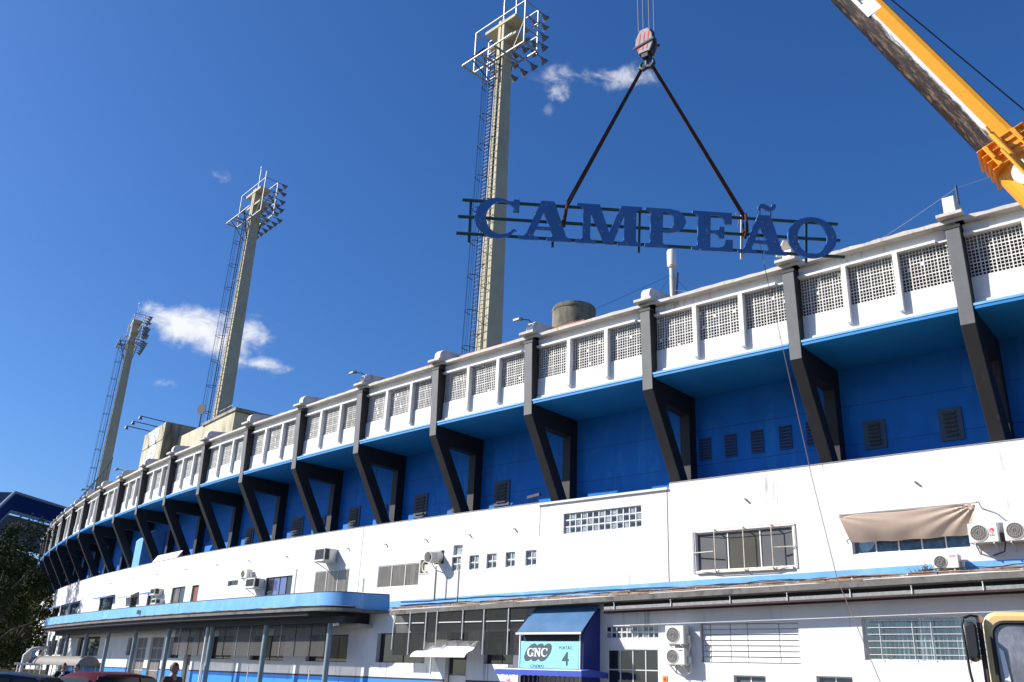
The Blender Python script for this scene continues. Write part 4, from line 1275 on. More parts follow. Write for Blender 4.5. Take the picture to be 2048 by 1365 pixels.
# roadside bush growing at the blue skirting
random.seed(5)
BU = thing('dry_bush', 'dry brown twiggy bush growing from the eave beside an air conditioner', 'bush', W(.41, -.75, 4.55))
k = MB(); lf = MB()
for j in range(90):
    a = random.uniform(0, 6.28); e = random.uniform(.1, 1.4); L = random.uniform(.15, .42)
    b0 = W(.40 + random.uniform(-.03, .02), -.72 + random.uniform(-.08, .08), 4.56)
    p, d, n = cv(.4)
    tdir = Vector((d.x, d.y, 0)) * math.cos(a) * math.cos(e) + Vector((n.x, n.y, 0)) * math.sin(a) * math.cos(e) * .5 + Vector((0, 0, 1)) * math.sin(e)
    q1 = b0 + tdir * L * .5 + Vector((random.uniform(-.04, .04), random.uniform(-.04, .04), random.uniform(-.02, .04)))
    q2 = b0 + tdir * L + Vector((random.uniform(-.06, .06), random.uniform(-.06, .06), random.uniform(-.05, .05)))
    k.tube([b0, q1, q2], [.008, .006, .003], 4, caps=False)
    for _ in range(3):
        c_ = q1.lerp(q2, random.random()); r1 = Vector((random.uniform(-1, 1), random.uniform(-1, 1), random.uniform(-1, 1))) * .03; r2 = Vector((random.uniform(-1, 1), random.uniform(-1, 1), random.uniform(-1, 1))) * .03
        lf.add([c_, c_ + r1, c_ + r1 + r2, c_ + r2], [(0, 1, 2, 3)])
k.build('stem', mat('twig', (.10, .05, .03), .8), BU, keep=True)
lf.build('crown', mat('dry_leaf', (.16, .075, .03), .8, var=.4, scale=8), BU, keep=True)

# ------------------------------------------------------------------ roof-top things
TK = thing('water_tank', 'round dark weathered concrete water tank on the stadium roof', 'water tank', (2.9, 38.85, 13.7))
k = MB(); k.lathe([(1.03, 0), (1.03, 4.80), (1.0, 4.86), (0.85, 4.87), (0.85, 4.78)], (2.9, 38.85, 13.7), 36); k.build('drum', TANKC, TK, smooth=True)
k = MB(); k.lathe([(1.05, 4.62), (1.055, 4.70), (1.04, 4.72)], (2.9, 38.85, 13.7), 36); k.build('rim', TANKC, TK, smooth=True)
AM = thing('antenna_mast', 'grey mast with white drum on top behind the parapet', 'mast', (6.45, 32.75, 13.7))
mx, my = 6.44, 32.72
k = MB(); k.lathe([(.10, 0), (.10, 3.0)], (mx, my, 13.7), 14); k.build('pole', GALV, AM, smooth=True)
k = MB(); k.lathe([(.19, 4.28), (.19, 4.95), (.16, 5.0), (.05, 5.02)], (mx, my, 13.7), 20); k.build('drum', FRAMEW, AM, smooth=True)
k = MB(); k.lathe([(.11, 3.0), (.11, 4.2), (.17, 4.22), (.17, 4.3)], (mx, my, 13.7), 16); k.build('upper_pole', mat('mast_cream', (.55, .5, .42), .6), AM, smooth=True)
k = MB(); k.bar((mx + .02, my - .15, 15.3), (mx + .2, my - .2, 17.6), .07); k.build('brace', DKSTEEL, AM)
for dx, dy in ((-5, -3), (-3, 3), (4, 1), (3.2, -4)):
    k = MB(); k.tube([(mx, my, 17.6), (mx + dx, my + dy, 13.75)], .008, 4); k.build('guy_wire', CABLE, AM)
k = MB(); k.box((mx + .6, my + .2, 14.6), (.5, .5, 1.8)); 
tag(k.build('chimney_block', CONCR, origin=(mx + .6, my + .2, 13.7)), 'small ochre and concrete block beside the mast on the roof', 'block')

# concrete roof house and emblem box on the roof at the left
RH = thing('roof_house', 'long stained cream concrete machine room on the stadium roof', 'roof house', W(9.8, -4.5, 13.7))
k = MB(); sweep(k, 9.25, 12.0, -4.0, -8.0, 13.7, lambda u: 17.75 + .1 * (u - 9.3)); k.build('wall', CONCR, RH)
k = MB(); sweep(k, 9.2, 10.4, -3.9, -8.1, 17.78, 17.98); k.build('roof', CONC, RH)
for j in range(3):
    k = MB(); k.tube([W(u, -2.2 - j * .4, 14.9 + j * .3 + .03 * math.sin(u * 7)) for u in steps(9.1, 11.4, .2)], .07, 8)
    tag(k.build('roof_pipe', RUST if j else COPPER, smooth=True, origin=W(10, -2.4, 14.6)), ['lowest copper coloured pipe in front of the machine room', 'middle rusty pipe in front of the machine room', 'top rusty pipe in front of the machine room'][j], 'pipe', 'pipes on the roof')
EB = thing('emblem_box', 'tall cream box with two round white emblems on the roof', 'hoarding', W(12.0, -3.2, 13.7))
k = MB(); sweep(k, 11.47, 12.61, -3.0, -7.5, 13.7, 19.0, du=2); k.build('box', CONC, EB)
pA, pB = W(12.60, -2.97, 0), W(11.48, -2.97, 0)
EX = (pB - pA).normalized(); EZ = Vector((0, 0, 1)); EN = EX.cross(EZ).normalized()
if EN.y > 0: EN = -EN
ew = (pB - pA).length
for h0, h1 in ((13.75, 17.62), (17.69, 18.97)):
    for a, b, m_ in ((0, .27, CONCR), (.275, .735, mat('panel_grey', (.42, .40, .36), .7, var=.1)), (.74, 1.0, CONCR)):
        q = MB(); A_ = pA + EX * ew * a; B_ = pA + EX * ew * b; q.box((A_ + B_) / 2 + EZ * (h0 + h1) / 2, ((B_ - A_).length, .05, h1 - h0), 0, (EX, EN, EZ)); q.build('panel', m_, EB)
for hc in (17.0, 18.33):
    cc = pA + EX * ew * .55 + EZ * hc + EN * .035
    place(curve_mesh([ell(0, 0, 1.05, .62, 40)], .01), 'emblem_disc', INKW, EB, cc, EX, EZ, EN)
    for rr in (.70,):
        place(curve_mesh([ell(0, 0, rr, rr * .6, 36), ell(0, 0, rr - .1, rr * .6 - .07, 36)], .01), 'emblem_ring', mat('emblem_grey', (.35, .38, .45), .6), EB, cc + EN * .012, EX, EZ, EN)
    for t in range(0, 360, 60):
        L = .6
        q = MB(); q.bar(cc + EN * .015, cc + EN * .015 + EX * L * math.cos(rad(t + 30)) + EZ * L * .6 * math.sin(rad(t + 30)), .09, .01, up=EN); q.build('emblem_spoke', mat('emblem_grey', (.35, .38, .45)), EB)
for j, f in enumerate((.08, .42, .78)):
    q = MB(); a0 = pA + EX * ew * f + EZ * 19.0 - EN * .6; a1 = pA + EX * ew * f + EZ * 19.35 + EN * 1.6
    q.tube([a0, a0 + EZ * .25, a1], .035, 6); q.lathe([(.05, 0), (.16, .25)], a1, 10, ax=-EZ); q.build('lamp_arm', DKSTEEL, EB)
# small aerials by the second tower
for j, (uu, ww, h0, h1) in enumerate(((11.2, -5, 17.9, 19.9), (10.16, -5, 17.6, 19.4))):
    T = thing('dish_aerial' if j == 0 else 'comb_aerial', ['small dark round aerial on a pole behind the machine room', 'thin comb aerial beside the middle floodlight tower'][j], 'aerial', W(uu, ww, h0))
    q = MB(); q.tube([W(uu, ww, h0 - 1), W(uu, ww, h1)], .05, 6); q.build('pole', DKSTEEL, T)
    if j == 0:
        q = MB(); q.lathe([(.30, 0), (.42, .06), (.42, .10)], W(uu, ww, h1 + .2), 16, ax=(-.4, -.9, 0)); q.build('dish', DKSTEEL, T, smooth=True)
    else:
        for z in range(4):
            q = MB(); q.tube([W(uu + .25, ww, h1 - .3 - z * .35), W(uu - .25, ww, h1 - .3 - z * .35)], .02, 5); q.build('element', GALV, T)
# railing with stairs seen at far left
RL = thing('stair_railing', 'dark railing climbing along the far left roof edge', 'railing', W(14, -1.5, 13.9))
q = MB(); q.tube([W(12.9, -1.2, 17.1), W(13.5, -1.2, 16.4), W(16.5, -1.2, 15.4)], .05, 6); q.build('top_rail', DKSTEEL, RL)
for j in range(16):
    u = 12.9 + j * .235
    top = 17.1 - (u - 12.9) * 1.16 if u < 13.5 else 16.4 - (u - 13.5) * .333
    q = MB(); q.tube([W(u, -1.2, 13.83), W(u, -1.2, top)], .025, 5); q.build('baluster', DKSTEEL, RL)
# red pipe running behind the coping
for j, (a, b) in enumerate(((2.6, 4.6), (4.7, 7.9), (8.0, 9.6))):
    q = MB(); q.tube([W(u, -.9, 14.30 + .02 * math.sin(u * 5)) for u in steps(a, b, .25)], .045, 6)
    tag(q.build('red_pipe', mat('red_pipe', (.42, .10, .05), .6, var=.2), smooth=True, origin=W(a, -.9, 14)), ['red pipe above the coping in front of the tallest tower', 'red pipe along the coping left of the tallest tower', 'red pipe along the coping by the middle tower'][j], 'pipe', 'red pipes along the coping')
# floodlights on piers
LAMPM0 = mat('pier_lamp_metal', (.26, .26, .25), .5, .2)
for j, (uu, lab) in enumerate(((3, 'small square floodlight on the pier beside the water tank'), (5, 'small floodlight on the pier left of the tallest tower'), (11, 'globe floodlight arm on a pier near the emblem box'), (13, 'small lamp on a pier below the stair railing'))):
    T = thing('pier_floodlight', lab, 'floodlight', W(uu - .04, .1, 14.5), 'floodlights on the piers')
    c_ = W(uu + .03, .34, 14.46)
    p, d, n = cv(uu); N3 = Vector((n.x, n.y, 0)); D3 = Vector((d.x, d.y, 0))
    q = MB(); q.tube([W(uu - .04, -.1, 14.35), W(uu - .04, .15, 14.42), c_], .02, 6); q.build('arm', DKSTEEL, T)
    q = MB(); ax = (D3, (N3 - Vector((0, 0, .35))).normalized(), Vector((0, 0, 1))); q.box(c_, (.32, .26, .10), 0, ax); q.build('housing', LAMPM0, T, bevel=.02)
    q = MB(); q.box(c_ - Vector((0, 0, .07)), (.28, .22, .02), 0, ax); q.build('lens', GLASSD, T)
# whip pole at the right-hand pier
q = MB(); q.tube([W(-.03, -1.5, 13.7), W(-.03, -1.5, 15.63)], .03, 6); q.tube([W(-.06, -1.2, 13.8), W(-.05, -1.35, 14.5)], .05, 6)
tag(q.build('whip_pole', DKSTEEL, origin=W(-.03, -1.5, 13.7)), 'thin dark pole behind the rightmost tall white pier', 'pole')
q = MB()
A_, B_ = W(-.03, -1.5, 15.55), Vector((mx, my, 16.9))
q.tube([A_.lerp(B_, t / 16) - Vector((0, 0, 1.3 * math.sin(math.pi * t / 16))) for t in range(17)] , .006, 4)
q.tube([A_, A_ + Vector((9, -6, 1.2))], .006, 4)
tag(q.build('overhead_wire', mat('old_wire', (.2, .2, .2), .6), origin=A_), 'pale wire sagging between the whip pole and the mast', 'wire')
q = MB(); q.bar(W(1.04, -.6, 14.42), W(.94, -.1, 14.62), .5, .05)
tag(q.build('roof_sheet', CREAM, origin=W(1, -.3, 14.42)), 'small tilted cream sheet on the pier behind the hanging letter O', 'sheet')


# ------------------------------------------------------------------ floodlight towers
TWST = mat('tower_steel', (.40, .40, .39), .55, .2, var=.2)
LAMPM = mat('lamp_metal', (.20, .20, .195), .4, .5, var=.3)


def tower(bx, by, lab, yaw, full=True):
    T = thing('floodlight_tower', lab, 'light tower', (bx, by, 0), 'tall floodlight towers')
    B = Vector((bx, by, 0)); Z = Vector((0, 0, 1))
    TX = Vector((math.cos(yaw), math.sin(yaw), 0)); NX = Vector((-math.sin(yaw), math.cos(yaw), 0))   # along the wall, towards the pitch
    P = lambda t, n, z: B + TX * t + NX * n + Z * z
    H = 41.5
    wd = lambda z: (1.30 - .70 * z / H) / 2
    dp = lambda z: (1.60 - .75 * z / H) / 2
    # shaft with a groove down its outer face
    k = MB()
    ring = []
    for z in (0, 10, 20, 30, H + 2.6):
        a, b = wd(z), dp(z)
        g = .12
        ring.append([P(-a, b, z), P(a, b, z), P(a, -b, z), P(a * .28, -b, z), P(a * .28, -b + g, z), P(-a * .12, -b + g, z), P(-a * .12, -b, z), P(-a, -b, z)])
    for r0, r1 in zip(ring, ring[1:]):
        n0 = len(r0)
        k.add(r0 + r1, [(j, (j + 1) % n0, n0 + (j + 1) % n0, n0 + j) for j in range(n0)])
    k.add(ring[-1], [tuple(range(8))])
    k.build('shaft', TOWERC, T)
    # ladder with safety cage, on the outer face
    lx = -.55
    q = MB()
    for s_ in (-.2, .2):
        q.bar(P(lx * .9 + s_ - .1, -dp(0) - .28, 1), P(lx * .4 + s_ - .1, -dp(H) - .28, H), .045)
    for j in range(110):
        z = 12 + j * .27
        f = z / H; x0 = lx * (.9 - .5 * f) - .1; y0 = -dp(z) - .28
        q.bar(P(x0 - .2, y0, z), P(x0 + .2, y0, z), .025)
    q.build('ladder', DKSTEEL, T)
    for j in range(13):
        z = 13 + j * 2.3
        f = z / H; x0 = lx * (.9 - .5 * f) - .1; y0 = -dp(z) - .28
        q = MB(); q.tube([P(x0 + .36 * math.cos(rad(t)), y0 - .02 + .70 * math.sin(rad(t)), z) for t in range(180, 361, 18)], .025, 5); q.build('cage_hoop', DKSTEEL, T)
        if j % 2:
            q = MB(); q.bar(P(x0 - .5, y0 + .05, z + 1.0), P(x0 + .3, y0 + .28, z + 1.0), .04); q.build('ladder_tie', DKSTEEL, T)
    q = MB()
    for t in (200, 235, 270, 305, 340):
        pts = []
        for z in (13, 27, 40.8):
            f = z / H; x0 = lx * (.9 - .5 * f) - .1; y0 = -dp(z) - .28
            pts.append(P(x0 + .36 * math.cos(rad(t)), y0 - .02 + .70 * math.sin(rad(t)), z))
        q.tube(pts, .012, 4)
    q.build('cage_strap', DKSTEEL, T)
    # cable tray down the other groove
    q = MB(); q.bar(P(.12, -dp(8) - .03, 8), P(.05, -dp(H) - .03, H), .05); 
    for j in range(60):
        z = 10 + j * .52
        q.bar(P(-wd(z) * .1, -dp(z) - .04, z), P(wd(z) * 1.0, -dp(z) - .04, z), .02)
    q.build('cable_tray', DKSTEEL, T)
    # head: concrete slabs, walkway and rails
    q = MB(); q.box(P(-.1, .1, 43.75), (2.9, 1.1, .22), 0, (TX, NX, Z)); q.build('head_slab', TOWERC, T)
    q = MB(); q.box(P(.1, .1, 42.35), (2.6, .9, .18), 0, (TX, NX, Z)); q.build('head_slab', TOWERC, T)
    hz0, hz1 = 40.9, 44.3
    LL, RR = -2.45, 2.35
    nA, nB, nC = -1.55, -.5, .75
    fr = MB()
    for n_ in (nA, nB, nC):
        fr.bar(P(LL, n_, hz0), P(RR, n_, hz0), .085)
    for t_ in (LL, LL + 1.2, -.62, .62, RR - 1.2, RR):
        fr.bar(P(t_, nA if t_ < 1 else nB, hz0), P(t_, nC, hz0), .10)
    fr.build('walkway_frame', TWST, T)
    for t_ in (LL, RR):
        for n_ in (nB, nC):
            q = MB(); q.bar(P(t_, n_, hz0), P(t_, n_, hz1), .075); q.build('frame_post', TWST, T)
    rails = [((LL, nB), (RR, nB), hz1), ((LL, nB), (LL, nC), hz1), ((RR, nB), (RR, nC), hz1), ((LL, nC), (RR, nC), hz1), ((LL, nC), (RR, nC), hz1 - 1.1), ((LL, nC), (RR, nC), hz1 - 2.2), ((RR, nB), (RR, nC), hz1 - 1.1), ((LL, nB), (LL, nC), hz1 - 1.6), ((RR, nB), (RR, nC), hz1 - 2.2)]
    for (a, b), (c, d), z in rails:
        q = MB(); q.bar(P(a, b, z), P(c, d, z), .06); q.build('frame_rail', TWST, T)
    for a, b in (((LL, nA, hz0), (LL + 1.0, nB, hz0 + 1.6)), ((RR - .9, nB, hz0 + .1), (RR, nB, hz0 + 1.8)), ((-.3, nB, hz0 - 2.2), (-1.5, nA, hz0)), ((.3, nB, hz0 - 2.2), (1.2, nA, hz0)), ((0, .5, hz0 - 1.8), (0, nC, hz0))):
        q = MB(); q.bar(P(*a), P(*b), .07); q.build('frame_brace', DKSTEEL, T)
    # lamps facing the pitch, four rows
    fl = None
    aim = (NX * .92 - Z * .42).normalized()
    for r_ in range(5):
        for c_ in range(6):
            if (r_ * 3 + c_) % 7 == 6: continue
            base = P(LL + .15 + c_ * .92, nC, hz0 + .05 + r_ * .84 - (.0 if r_ else .25))
            q = MB()
            q.bar(base, base + NX * .45, .05)
            c0_ = base + NX * .42
            q.lathe([(.07, 0), (.10, .10), (.10, .18), (.26, .46), (.275, .48), (.24, .46), (.08, .24)], c0_, 14, ax=aim)
            q.build('floodlight', LAMPM, T, smooth=True)
    q = MB(); q.tube([P(-.25, .0, 44), P(-.25, 0, 46.6)], .022, 5); q.tube([P(.85, .1, 44), P(.85, .1, 45.9)], .022, 5); q.lathe([(.07, 0), (.07, .2)], P(-.25, 0, 46.6), 8); q.build('lightning_rod', GALV, T)


tower(-1.36, 48.8, 'tallest floodlight tower, its shaft passing behind the hanging letter C', rad(-45.5))
tower(-24.4, 72.8, 'middle floodlight tower, standing in front of the big cloud', rad(-49))
tower(-49.2, 107.6, 'leftmost and smallest floodlight tower beside the big cloud', rad(-60))

# ------------------------------------------------------------------ the hanging sign
SL, SR = at(925, 398, 20.0), at(1678, 447, 20.72)
BL_, BR_ = at(918, 465, 19.9), at(1690, 513, 20.62)
SX = (SR - SL).normalized(); SN = SX.cross((BL_ - SL).normalized()).normalized()
if SN.y > 0: SN = -SN
SY = SN.cross(SX).normalized()
if SY.z < 0: SY = -SY
LEN = (SR - SL).length
GAP = (SL - BL_).dot(SY)
SG = thing('rooftop_sign', 'blue metal word sign on three green pipes hanging from the crane', 'sign', BL_.lerp(BR_, .5))
S = lambda x, y, z=0: SL + SX * x + SY * (y - GAP) + SN * z          # x along, y up from the lower rail
ppm = LEN / 753.0
for y_, x0_, x1_ in ((GAP, 0, LEN), (GAP * .5, -.08, LEN + .06), (0.0, -.10, LEN + .17)):
    q = MB(); q.tube([S(x0_, y_, -.09), S(x1_, y_, -.09)],   .04, 10); q.build('rail', SIGNGR, SG, smooth=True)
for px_ in (942, 1105, 1276, 1484, 1616):
    x_ = (px_ - 925) * ppm
    q = MB(); q.bar(S(x_, -.18, -.17), S(x_, GAP + .12 - (.1 if px_ < 1300 else 0), -.17), .055); q.build('upright', SIGNGR if px_ not in (1484,) else GALVM, SG)
YB, YT = -.075, GAP + .07
for ch, a, b in (('C', 950, 1037), ('A', 1037, 1139), ('M', 1148, 1277), ('P', 1284, 1366), ('E', 1378, 1460), ('A', 1471, 1570), ('O', 1572, 1672)):
    me = glyph(ch, (a - 925) * ppm, (b - 925) * ppm, YB, YT, .03)
    lt = place(me, 'letter', SIGNBL, SG, S(0, 0, 0), SX, SY, SN)
    # rivets
    random.seed(ord(ch) + a)
    q = MB()
    ok = 0
    for _ in range(60):
        x, y = random.random(), random.random()
        inside = False
        for spl in GLY[ch]:
            n0 = len(spl); j = n0 - 1
            for i_ in range(n0):
                (xi, yi), (xj, yj) = spl[i_], spl[j]
                if (yi > y) != (yj > y) and x < (xj - xi) * (y - yi) / (yj - yi) + xi: inside = not inside
                j = i_
        if inside and ok < 8:
            ok += 1
            q.lathe([(.016, 0), (.010, .012)], S((a - 925 + x * (b - a)) * ppm, YB + y * (YT - YB), .031), 6, ax=SN)
    if ok: q.build('rivets', GALV, lt)
me = glyph('~', (1510 - 925) * ppm, (1547 - 925) * ppm, YT + .10, YT + .28, .03)
place(me, 'tilde', SIGNBL, SG, S(0, 0, 0), SX, SY, SN)
for px_ in (1516, 1538):
    x_ = (px_ - 925) * ppm; q = MB(); q.bar(S(x_, GAP, -.02), S(x_, YT + .14, -.02), .02); q.build('tilde_pin', DKSTEEL, SG)
for px_, y0_, y1_ in ((1064, .55, .85), (1290, .6, .85), (1473, .55, .9), (925 + 40, .1, .5)):
    x_ = (px_ - 925) * ppm; q = MB(); q.tube([S(x_, y0_, -.1), S(x_ + .05, (y0_ + y1_) / 2, -.15), S(x_ - .05, y1_, -.1)], .01, 4); q.build('loose_wire', GALV, SG)

# hook block, ropes, slings
HK_ = at(1294, 132, 20.3)
HB = thing('hook_block', 'crane hook block with red and white stripes and double hook', 'hook block', HK_)
bx_ = Vector((.80, -.6, 0)).normalized(); by_ = Vector((.6, .80, 0)); bz_ = Vector((0, 0, 1))
HC = HK_ + bz_ * .60
KS = .82
prof = [(x * .82, y * .82) for x, y in [(-.16, -.36), (.16, -.36), (.26, -.12), (.24, .2), (.12, .42), (-.12, .42), (-.25, .16), (-.27, -.05)]]
for s_, nm in ((-.12, 'cheek_plate'), (.12, 'cheek_plate')):
    q = MB(); q.prism([HC + bx_ * x + bz_ * y + by_ * (s_ - .02) for x, y in prof], [HC + bx_ * x + bz_ * y + by_ * (s_ + .02) for x, y in prof]); pl = q.build(nm, mat('block_white', (.34, .30, .29), .6, var=.3, scale=6), HB)
    sd_ = -1 if s_ < 0 else 1
    for x in (-.13, -.02, .09):
        q = MB(); q.prism([HC + bx_ * (x + a) + bz_ * b + by_ * (s_ + sd_ * .021) for a, b in ((-.035, -.22), (0, -.22), (.06, .24), (.03, .24))], [HC + bx_ * (x + a) + bz_ * b + by_ * (s_ + sd_ * .024) for a, b in ((-.035, -.22), (0, -.22), (.06, .24), (.03, .24))]); q.build('stripe', INKR, pl)
    q = MB(); q.bar(HC + bx_ * -.27 + bz_ * -.12 + by_ * (s_ + sd_ * .03), HC + bx_ * .26 + bz_ * -.02 + by_ * (s_ + sd_ * .03), .03, .05); q.build('strap', DKSTEEL, pl)
for s_ in (-.06, 0, .06):
    q = MB(); q.lathe([(.19, -.02), (.17, 0), (.19, .02)], HC + by_ * s_, 20, ax=by_); q.build('sheave', DKSTEEL, HB, smooth=True)
q = MB(); q.box(HC + bz_ * .02, (.36, .19, .62), 0, (bx_, by_, bz_)); q.build('casing', ACB, HB, bevel=.04)
q = MB(); q.box(HC - bz_ * .36, (.16, .24, .12), 0, (bx_, by_, bz_)); q.lathe([(.05, -.30), (.05, .0)], HC - bz_ * .36, 10); q.build('swivel', DKSTEEL, HB)
for s_ in (-1, 1):
    q = MB(); q.tube([HC - bz_ * .62, HC - bz_ * .66 + bx_ * s_ * .1, HC - bz_ * .60 + bx_ * s_ * .17, HC - bz_ * .50 + bx_ * s_ * .16, HC - bz_ * .46 + bx_ * s_ * .09], [.06, .06, .05, .035, .02], 8); q.build('hook', DKSTEEL, HB, smooth=True)
BT = Vector((HK_.x - .04, HK_.y + .05, 24.3))           # boom tip above the block
for j, (a, b) in enumerate(((-.16, -.08), (-.06, -.03), (.06, .03), (.16, .08))):
    q = MB(); q.tube([HC + bx_ * a + by_ * b + bz_ * .38, BT + bx_ * a * 1.25 + by_ * b], .011, 5)
    tag(q.build('hoist_rope', DKSTEEL, origin=HC + bx_ * a), ['leftmost steel hoist rope', 'second steel hoist rope from the left', 'third steel hoist rope from the left', 'rightmost steel hoist rope'][j] + ' rising from the hook block', 'rope', 'hoist ropes of the crane')
for j, (px_, pxt) in enumerate(((1128, 1124), (1485, 1487))):
    x_ = (px_ - 925) * ppm
    a0 = HC - bz_ * .62 + bx_ * (-.12 if j == 0 else .12); a1 = S(x_, GAP, -.02); a2 = S((pxt - 925) * ppm, GAP * .5, .02)
    T = thing('lifting_sling', ['left brown lifting sling from the hook to the sign', 'right brown lifting sling from the hook to the sign'][j], 'sling', a1, 'slings holding the sign')
    q = MB()
    for off in (-.03, .03):
        q.bar(a0 + SX * off * .5, a1 + SX * off, .05, .022, up=SN)
    q.build('strap', SLING, T)
    q = MB(); q.tube([a1 + SN * .06 + SY * .06, a1 + SN * .09, a1.lerp(a2, .5) + SN * .10, a2 + SN * .07], .035, 7); q.tube([a1 - SN * .12 + SY * .06, a1 - SN * .16, a2 - SN * .15], .03, 7); q.build('tail', SLING, T, smooth=True)
    q = MB(); q.tube([a2 + SN * (.07 * math.cos(rad(t)) - .06) + SY * .085 * math.sin(rad(t)) + SX * .02 * math.sin(rad(t * 2)) for t in range(0, 360, 24)], .035, 6, closed=True); q.build('knot', SLING, T, smooth=True)
# tag line down to the ground
q = MB()
tp = [at(1516, 468, 20.5), at(1535, 560, 19.6), at(1580, 760, 18.0), at(1625, 960, 16.4), at(1675, 1160, 15.0), at(1765, 1375, 13.3), at(1800, 1440, 12.8)]
q.tube(tp, .007, 5)
tag(q.build('tag_line', mat('tag_rope', (.16, .11, .10), .8), origin=tp[-1]), 'thin tag line hanging from the sign across the white wall', 'rope')

# ------------------------------------------------------------------ crane
CB = at(2008, 300, 15.3)
bd = (BT - CB).normalized()
FOOT = CB - bd * 9.6
CR = thing('mobile_crane', 'yellow mobile crane boom reaching up from the right edge', 'crane', (FOOT.x, FOOT.y, 0))
side = bd.cross(Vector((0, 0, 1))).normalized()          # across the boom
if side.x > 0: side = -side                              # towards the camera's left
back = bd.cross(side).normalized()
if back.y > 0: back = -back                              # towards the camera


def worn_mat():
    if 'boom_worn' in MATS: return MATS['boom_worn']
    m_ = mat('boom_worn', (.70, .68, .66), .45, var=.12)
    nt = m_.node_tree; b = nt.nodes['Principled BSDF']
    at_ = nt.nodes.new('ShaderNodeAttribute'); at_.attribute_name = 'across'
    g = nt.nodes.new('ShaderNodeNewGeometry')
    al_ = nt.nodes.new('ShaderNodeAttribute'); al_.attribute_name = 'along'
    cx_ = nt.nodes.new('ShaderNodeCombineXYZ')
    m1_ = nt.nodes.new('ShaderNodeMath'); m1_.operation = 'MULTIPLY'; m1_.inputs[1].default_value = .35; nt.links.new(al_.outputs['Fac'], m1_.inputs[0])
    nt.links.new(m1_.outputs[0], cx_.inputs[0]); nt.links.new(at_.outputs['Fac'], cx_.inputs[1])
    def noise(sc_, det, rg):
        n = nt.nodes.new('ShaderNodeTexNoise'); n.inputs['Scale'].default_value = sc_; n.inputs['Detail'].default_value = det; n.inputs['Roughness'].default_value = rg
        nt.links.new(cx_.outputs[0], n.inputs['Vector']); return n.outputs[0]
    def ma(op, x, y):
        n = nt.nodes.new('ShaderNodeMath'); n.operation = op
        for i, v in enumerate((x, y)):
            if isinstance(v, (int, float)): n.inputs[i].default_value = v
            else: nt.links.new(v, n.inputs[i])
        return n.outputs[0]
    f = ma('ADD', at_.outputs['Fac'], ma('MULTIPLY', ma('SUBTRACT', noise(3.5, 9, .72), .5), .9))
    r = nt.nodes.new('ShaderNodeMapRange'); r.inputs['From Min'].default_value = .20; r.inputs['From Max'].default_value = .30
    nt.links.new(f, r.inputs['Value'])
    r2 = nt.nodes.new('ShaderNodeMapRange'); r2.inputs['From Min'].default_value = .50; r2.inputs['From Max'].default_value = .64
    nt.links.new(noise(7, 9, .75), r2.inputs['Value'])
    dk = nt.nodes.new('ShaderNodeMix'); dk.data_type = 'RGBA'; dk.inputs[6].default_value = (.022, .014, .013, 1); dk.inputs[7].default_value = (.17, .12, .085, 1); b.inputs['Specular IOR Level'].default_value = .12; b.inputs['Roughness'].default_value = .6
    nt.links.new(r2.outputs[0], dk.inputs['Factor'])
    old = b.inputs['Base Color'].links[0].from_socket
    mx_ = nt.nodes.new('ShaderNodeMix'); mx_.data_type = 'RGBA'
    nt.links.new(r.outputs[0], mx_.inputs['Factor']); nt.links.new(old, mx_.inputs[6]); nt.links.new(dk.outputs[2], mx_.inputs[7]); nt.links.new(mx_.outputs[2], b.inputs['Base Color'])
    return m_


def section(name, p0, p1, sw, sb, mats, parent, taper=1.0):
    """telescopic boom section of rounded trapezoid shape: back side yellow, left side worn"""
    prof = [(x * sw, y * sb) for x, y in [(-1, .6), (-.8, .88), (-.45, 1), (.55, 1), (.90, .86), (1, .62), (1, 0), (.97, -.18), (.82, -.55), (.55, -.84), (.2, -1), (-.4, -1), (-.8, -.8), (-1, -.35)]]
    mi = [0, 0, 0, 0, 0, 0, 1, 1, 2, 2, 3, 3, 3, 0]
    q = MB()
    n0 = len(prof)
    N = 24
    for i in range(N):
        a, b = p0.lerp(p1, i / N), p0.lerp(p1, (i + 1) / N)
        r0 = [a + side * x + back * y for x, y in prof]
        r1 = [b + side * x + back * y for x, y in prof]
        for j in range(n0):
            q.add([r0[j], r0[(j + 1) % n0], r1[(j + 1) % n0], r1[j]], [(0, 1, 2, 3)], mi[j])
    q.add([p0 + side * x + back * y for x, y in prof], [tuple(range(n0))], 0)
    q.add([p1 + side * x + back * y for x, y in prof], [tuple(range(n0))], 0)
    o_ = q.build(name, mats, parent)
    acr = {6: (0.0, .22), 7: (.22, .58), 8: (.58, .85), 9: (.85, 1.0)}
    at_ = o_.data.attributes.new('across', 'FLOAT', 'POINT')
    i_ = 0
    for _ in range(N):
        for j in range(n0):
            lo2, hi2 = acr.get(j, (1.0, 1.0))
            for v_ in (lo2, hi2, hi2, lo2):
                at_.data[i_].value = v_
                i_ += 1
    al_ = o_.data.attributes.new('along', 'FLOAT', 'POINT')
    i_ = 0
    LL_ = (p1 - p0).length
    for k_ in range(N):
        for j in range(n0):
            for v_ in (k_, k_, k_ + 1, k_ + 1):
                al_.data[i_].value = LL_ * v_ / N
                i_ += 1
    return o_


bm2 = [YEL, worn_mat(), worn_mat(), BOOMD]
i0 = CB - bd * .6
J1 = at(1672, -8, 17.75)
J1 = CB + bd * (J1 - CB).dot(bd)
inner = section('boom_section', i0, J1 + bd * .35, .26, .315, bm2, CR)
section('boom_section', J1 + bd * .3, J1 + bd * 8.4, .225, .27, bm2, CR)
section('boom_section', J1 + bd * 8.35, BT, .19, .23, bm2, CR)
outer_ = section('boom_section', FOOT, CB + bd * .05, .33, .385, [YEL, YEL, YEL, YEL], CR)
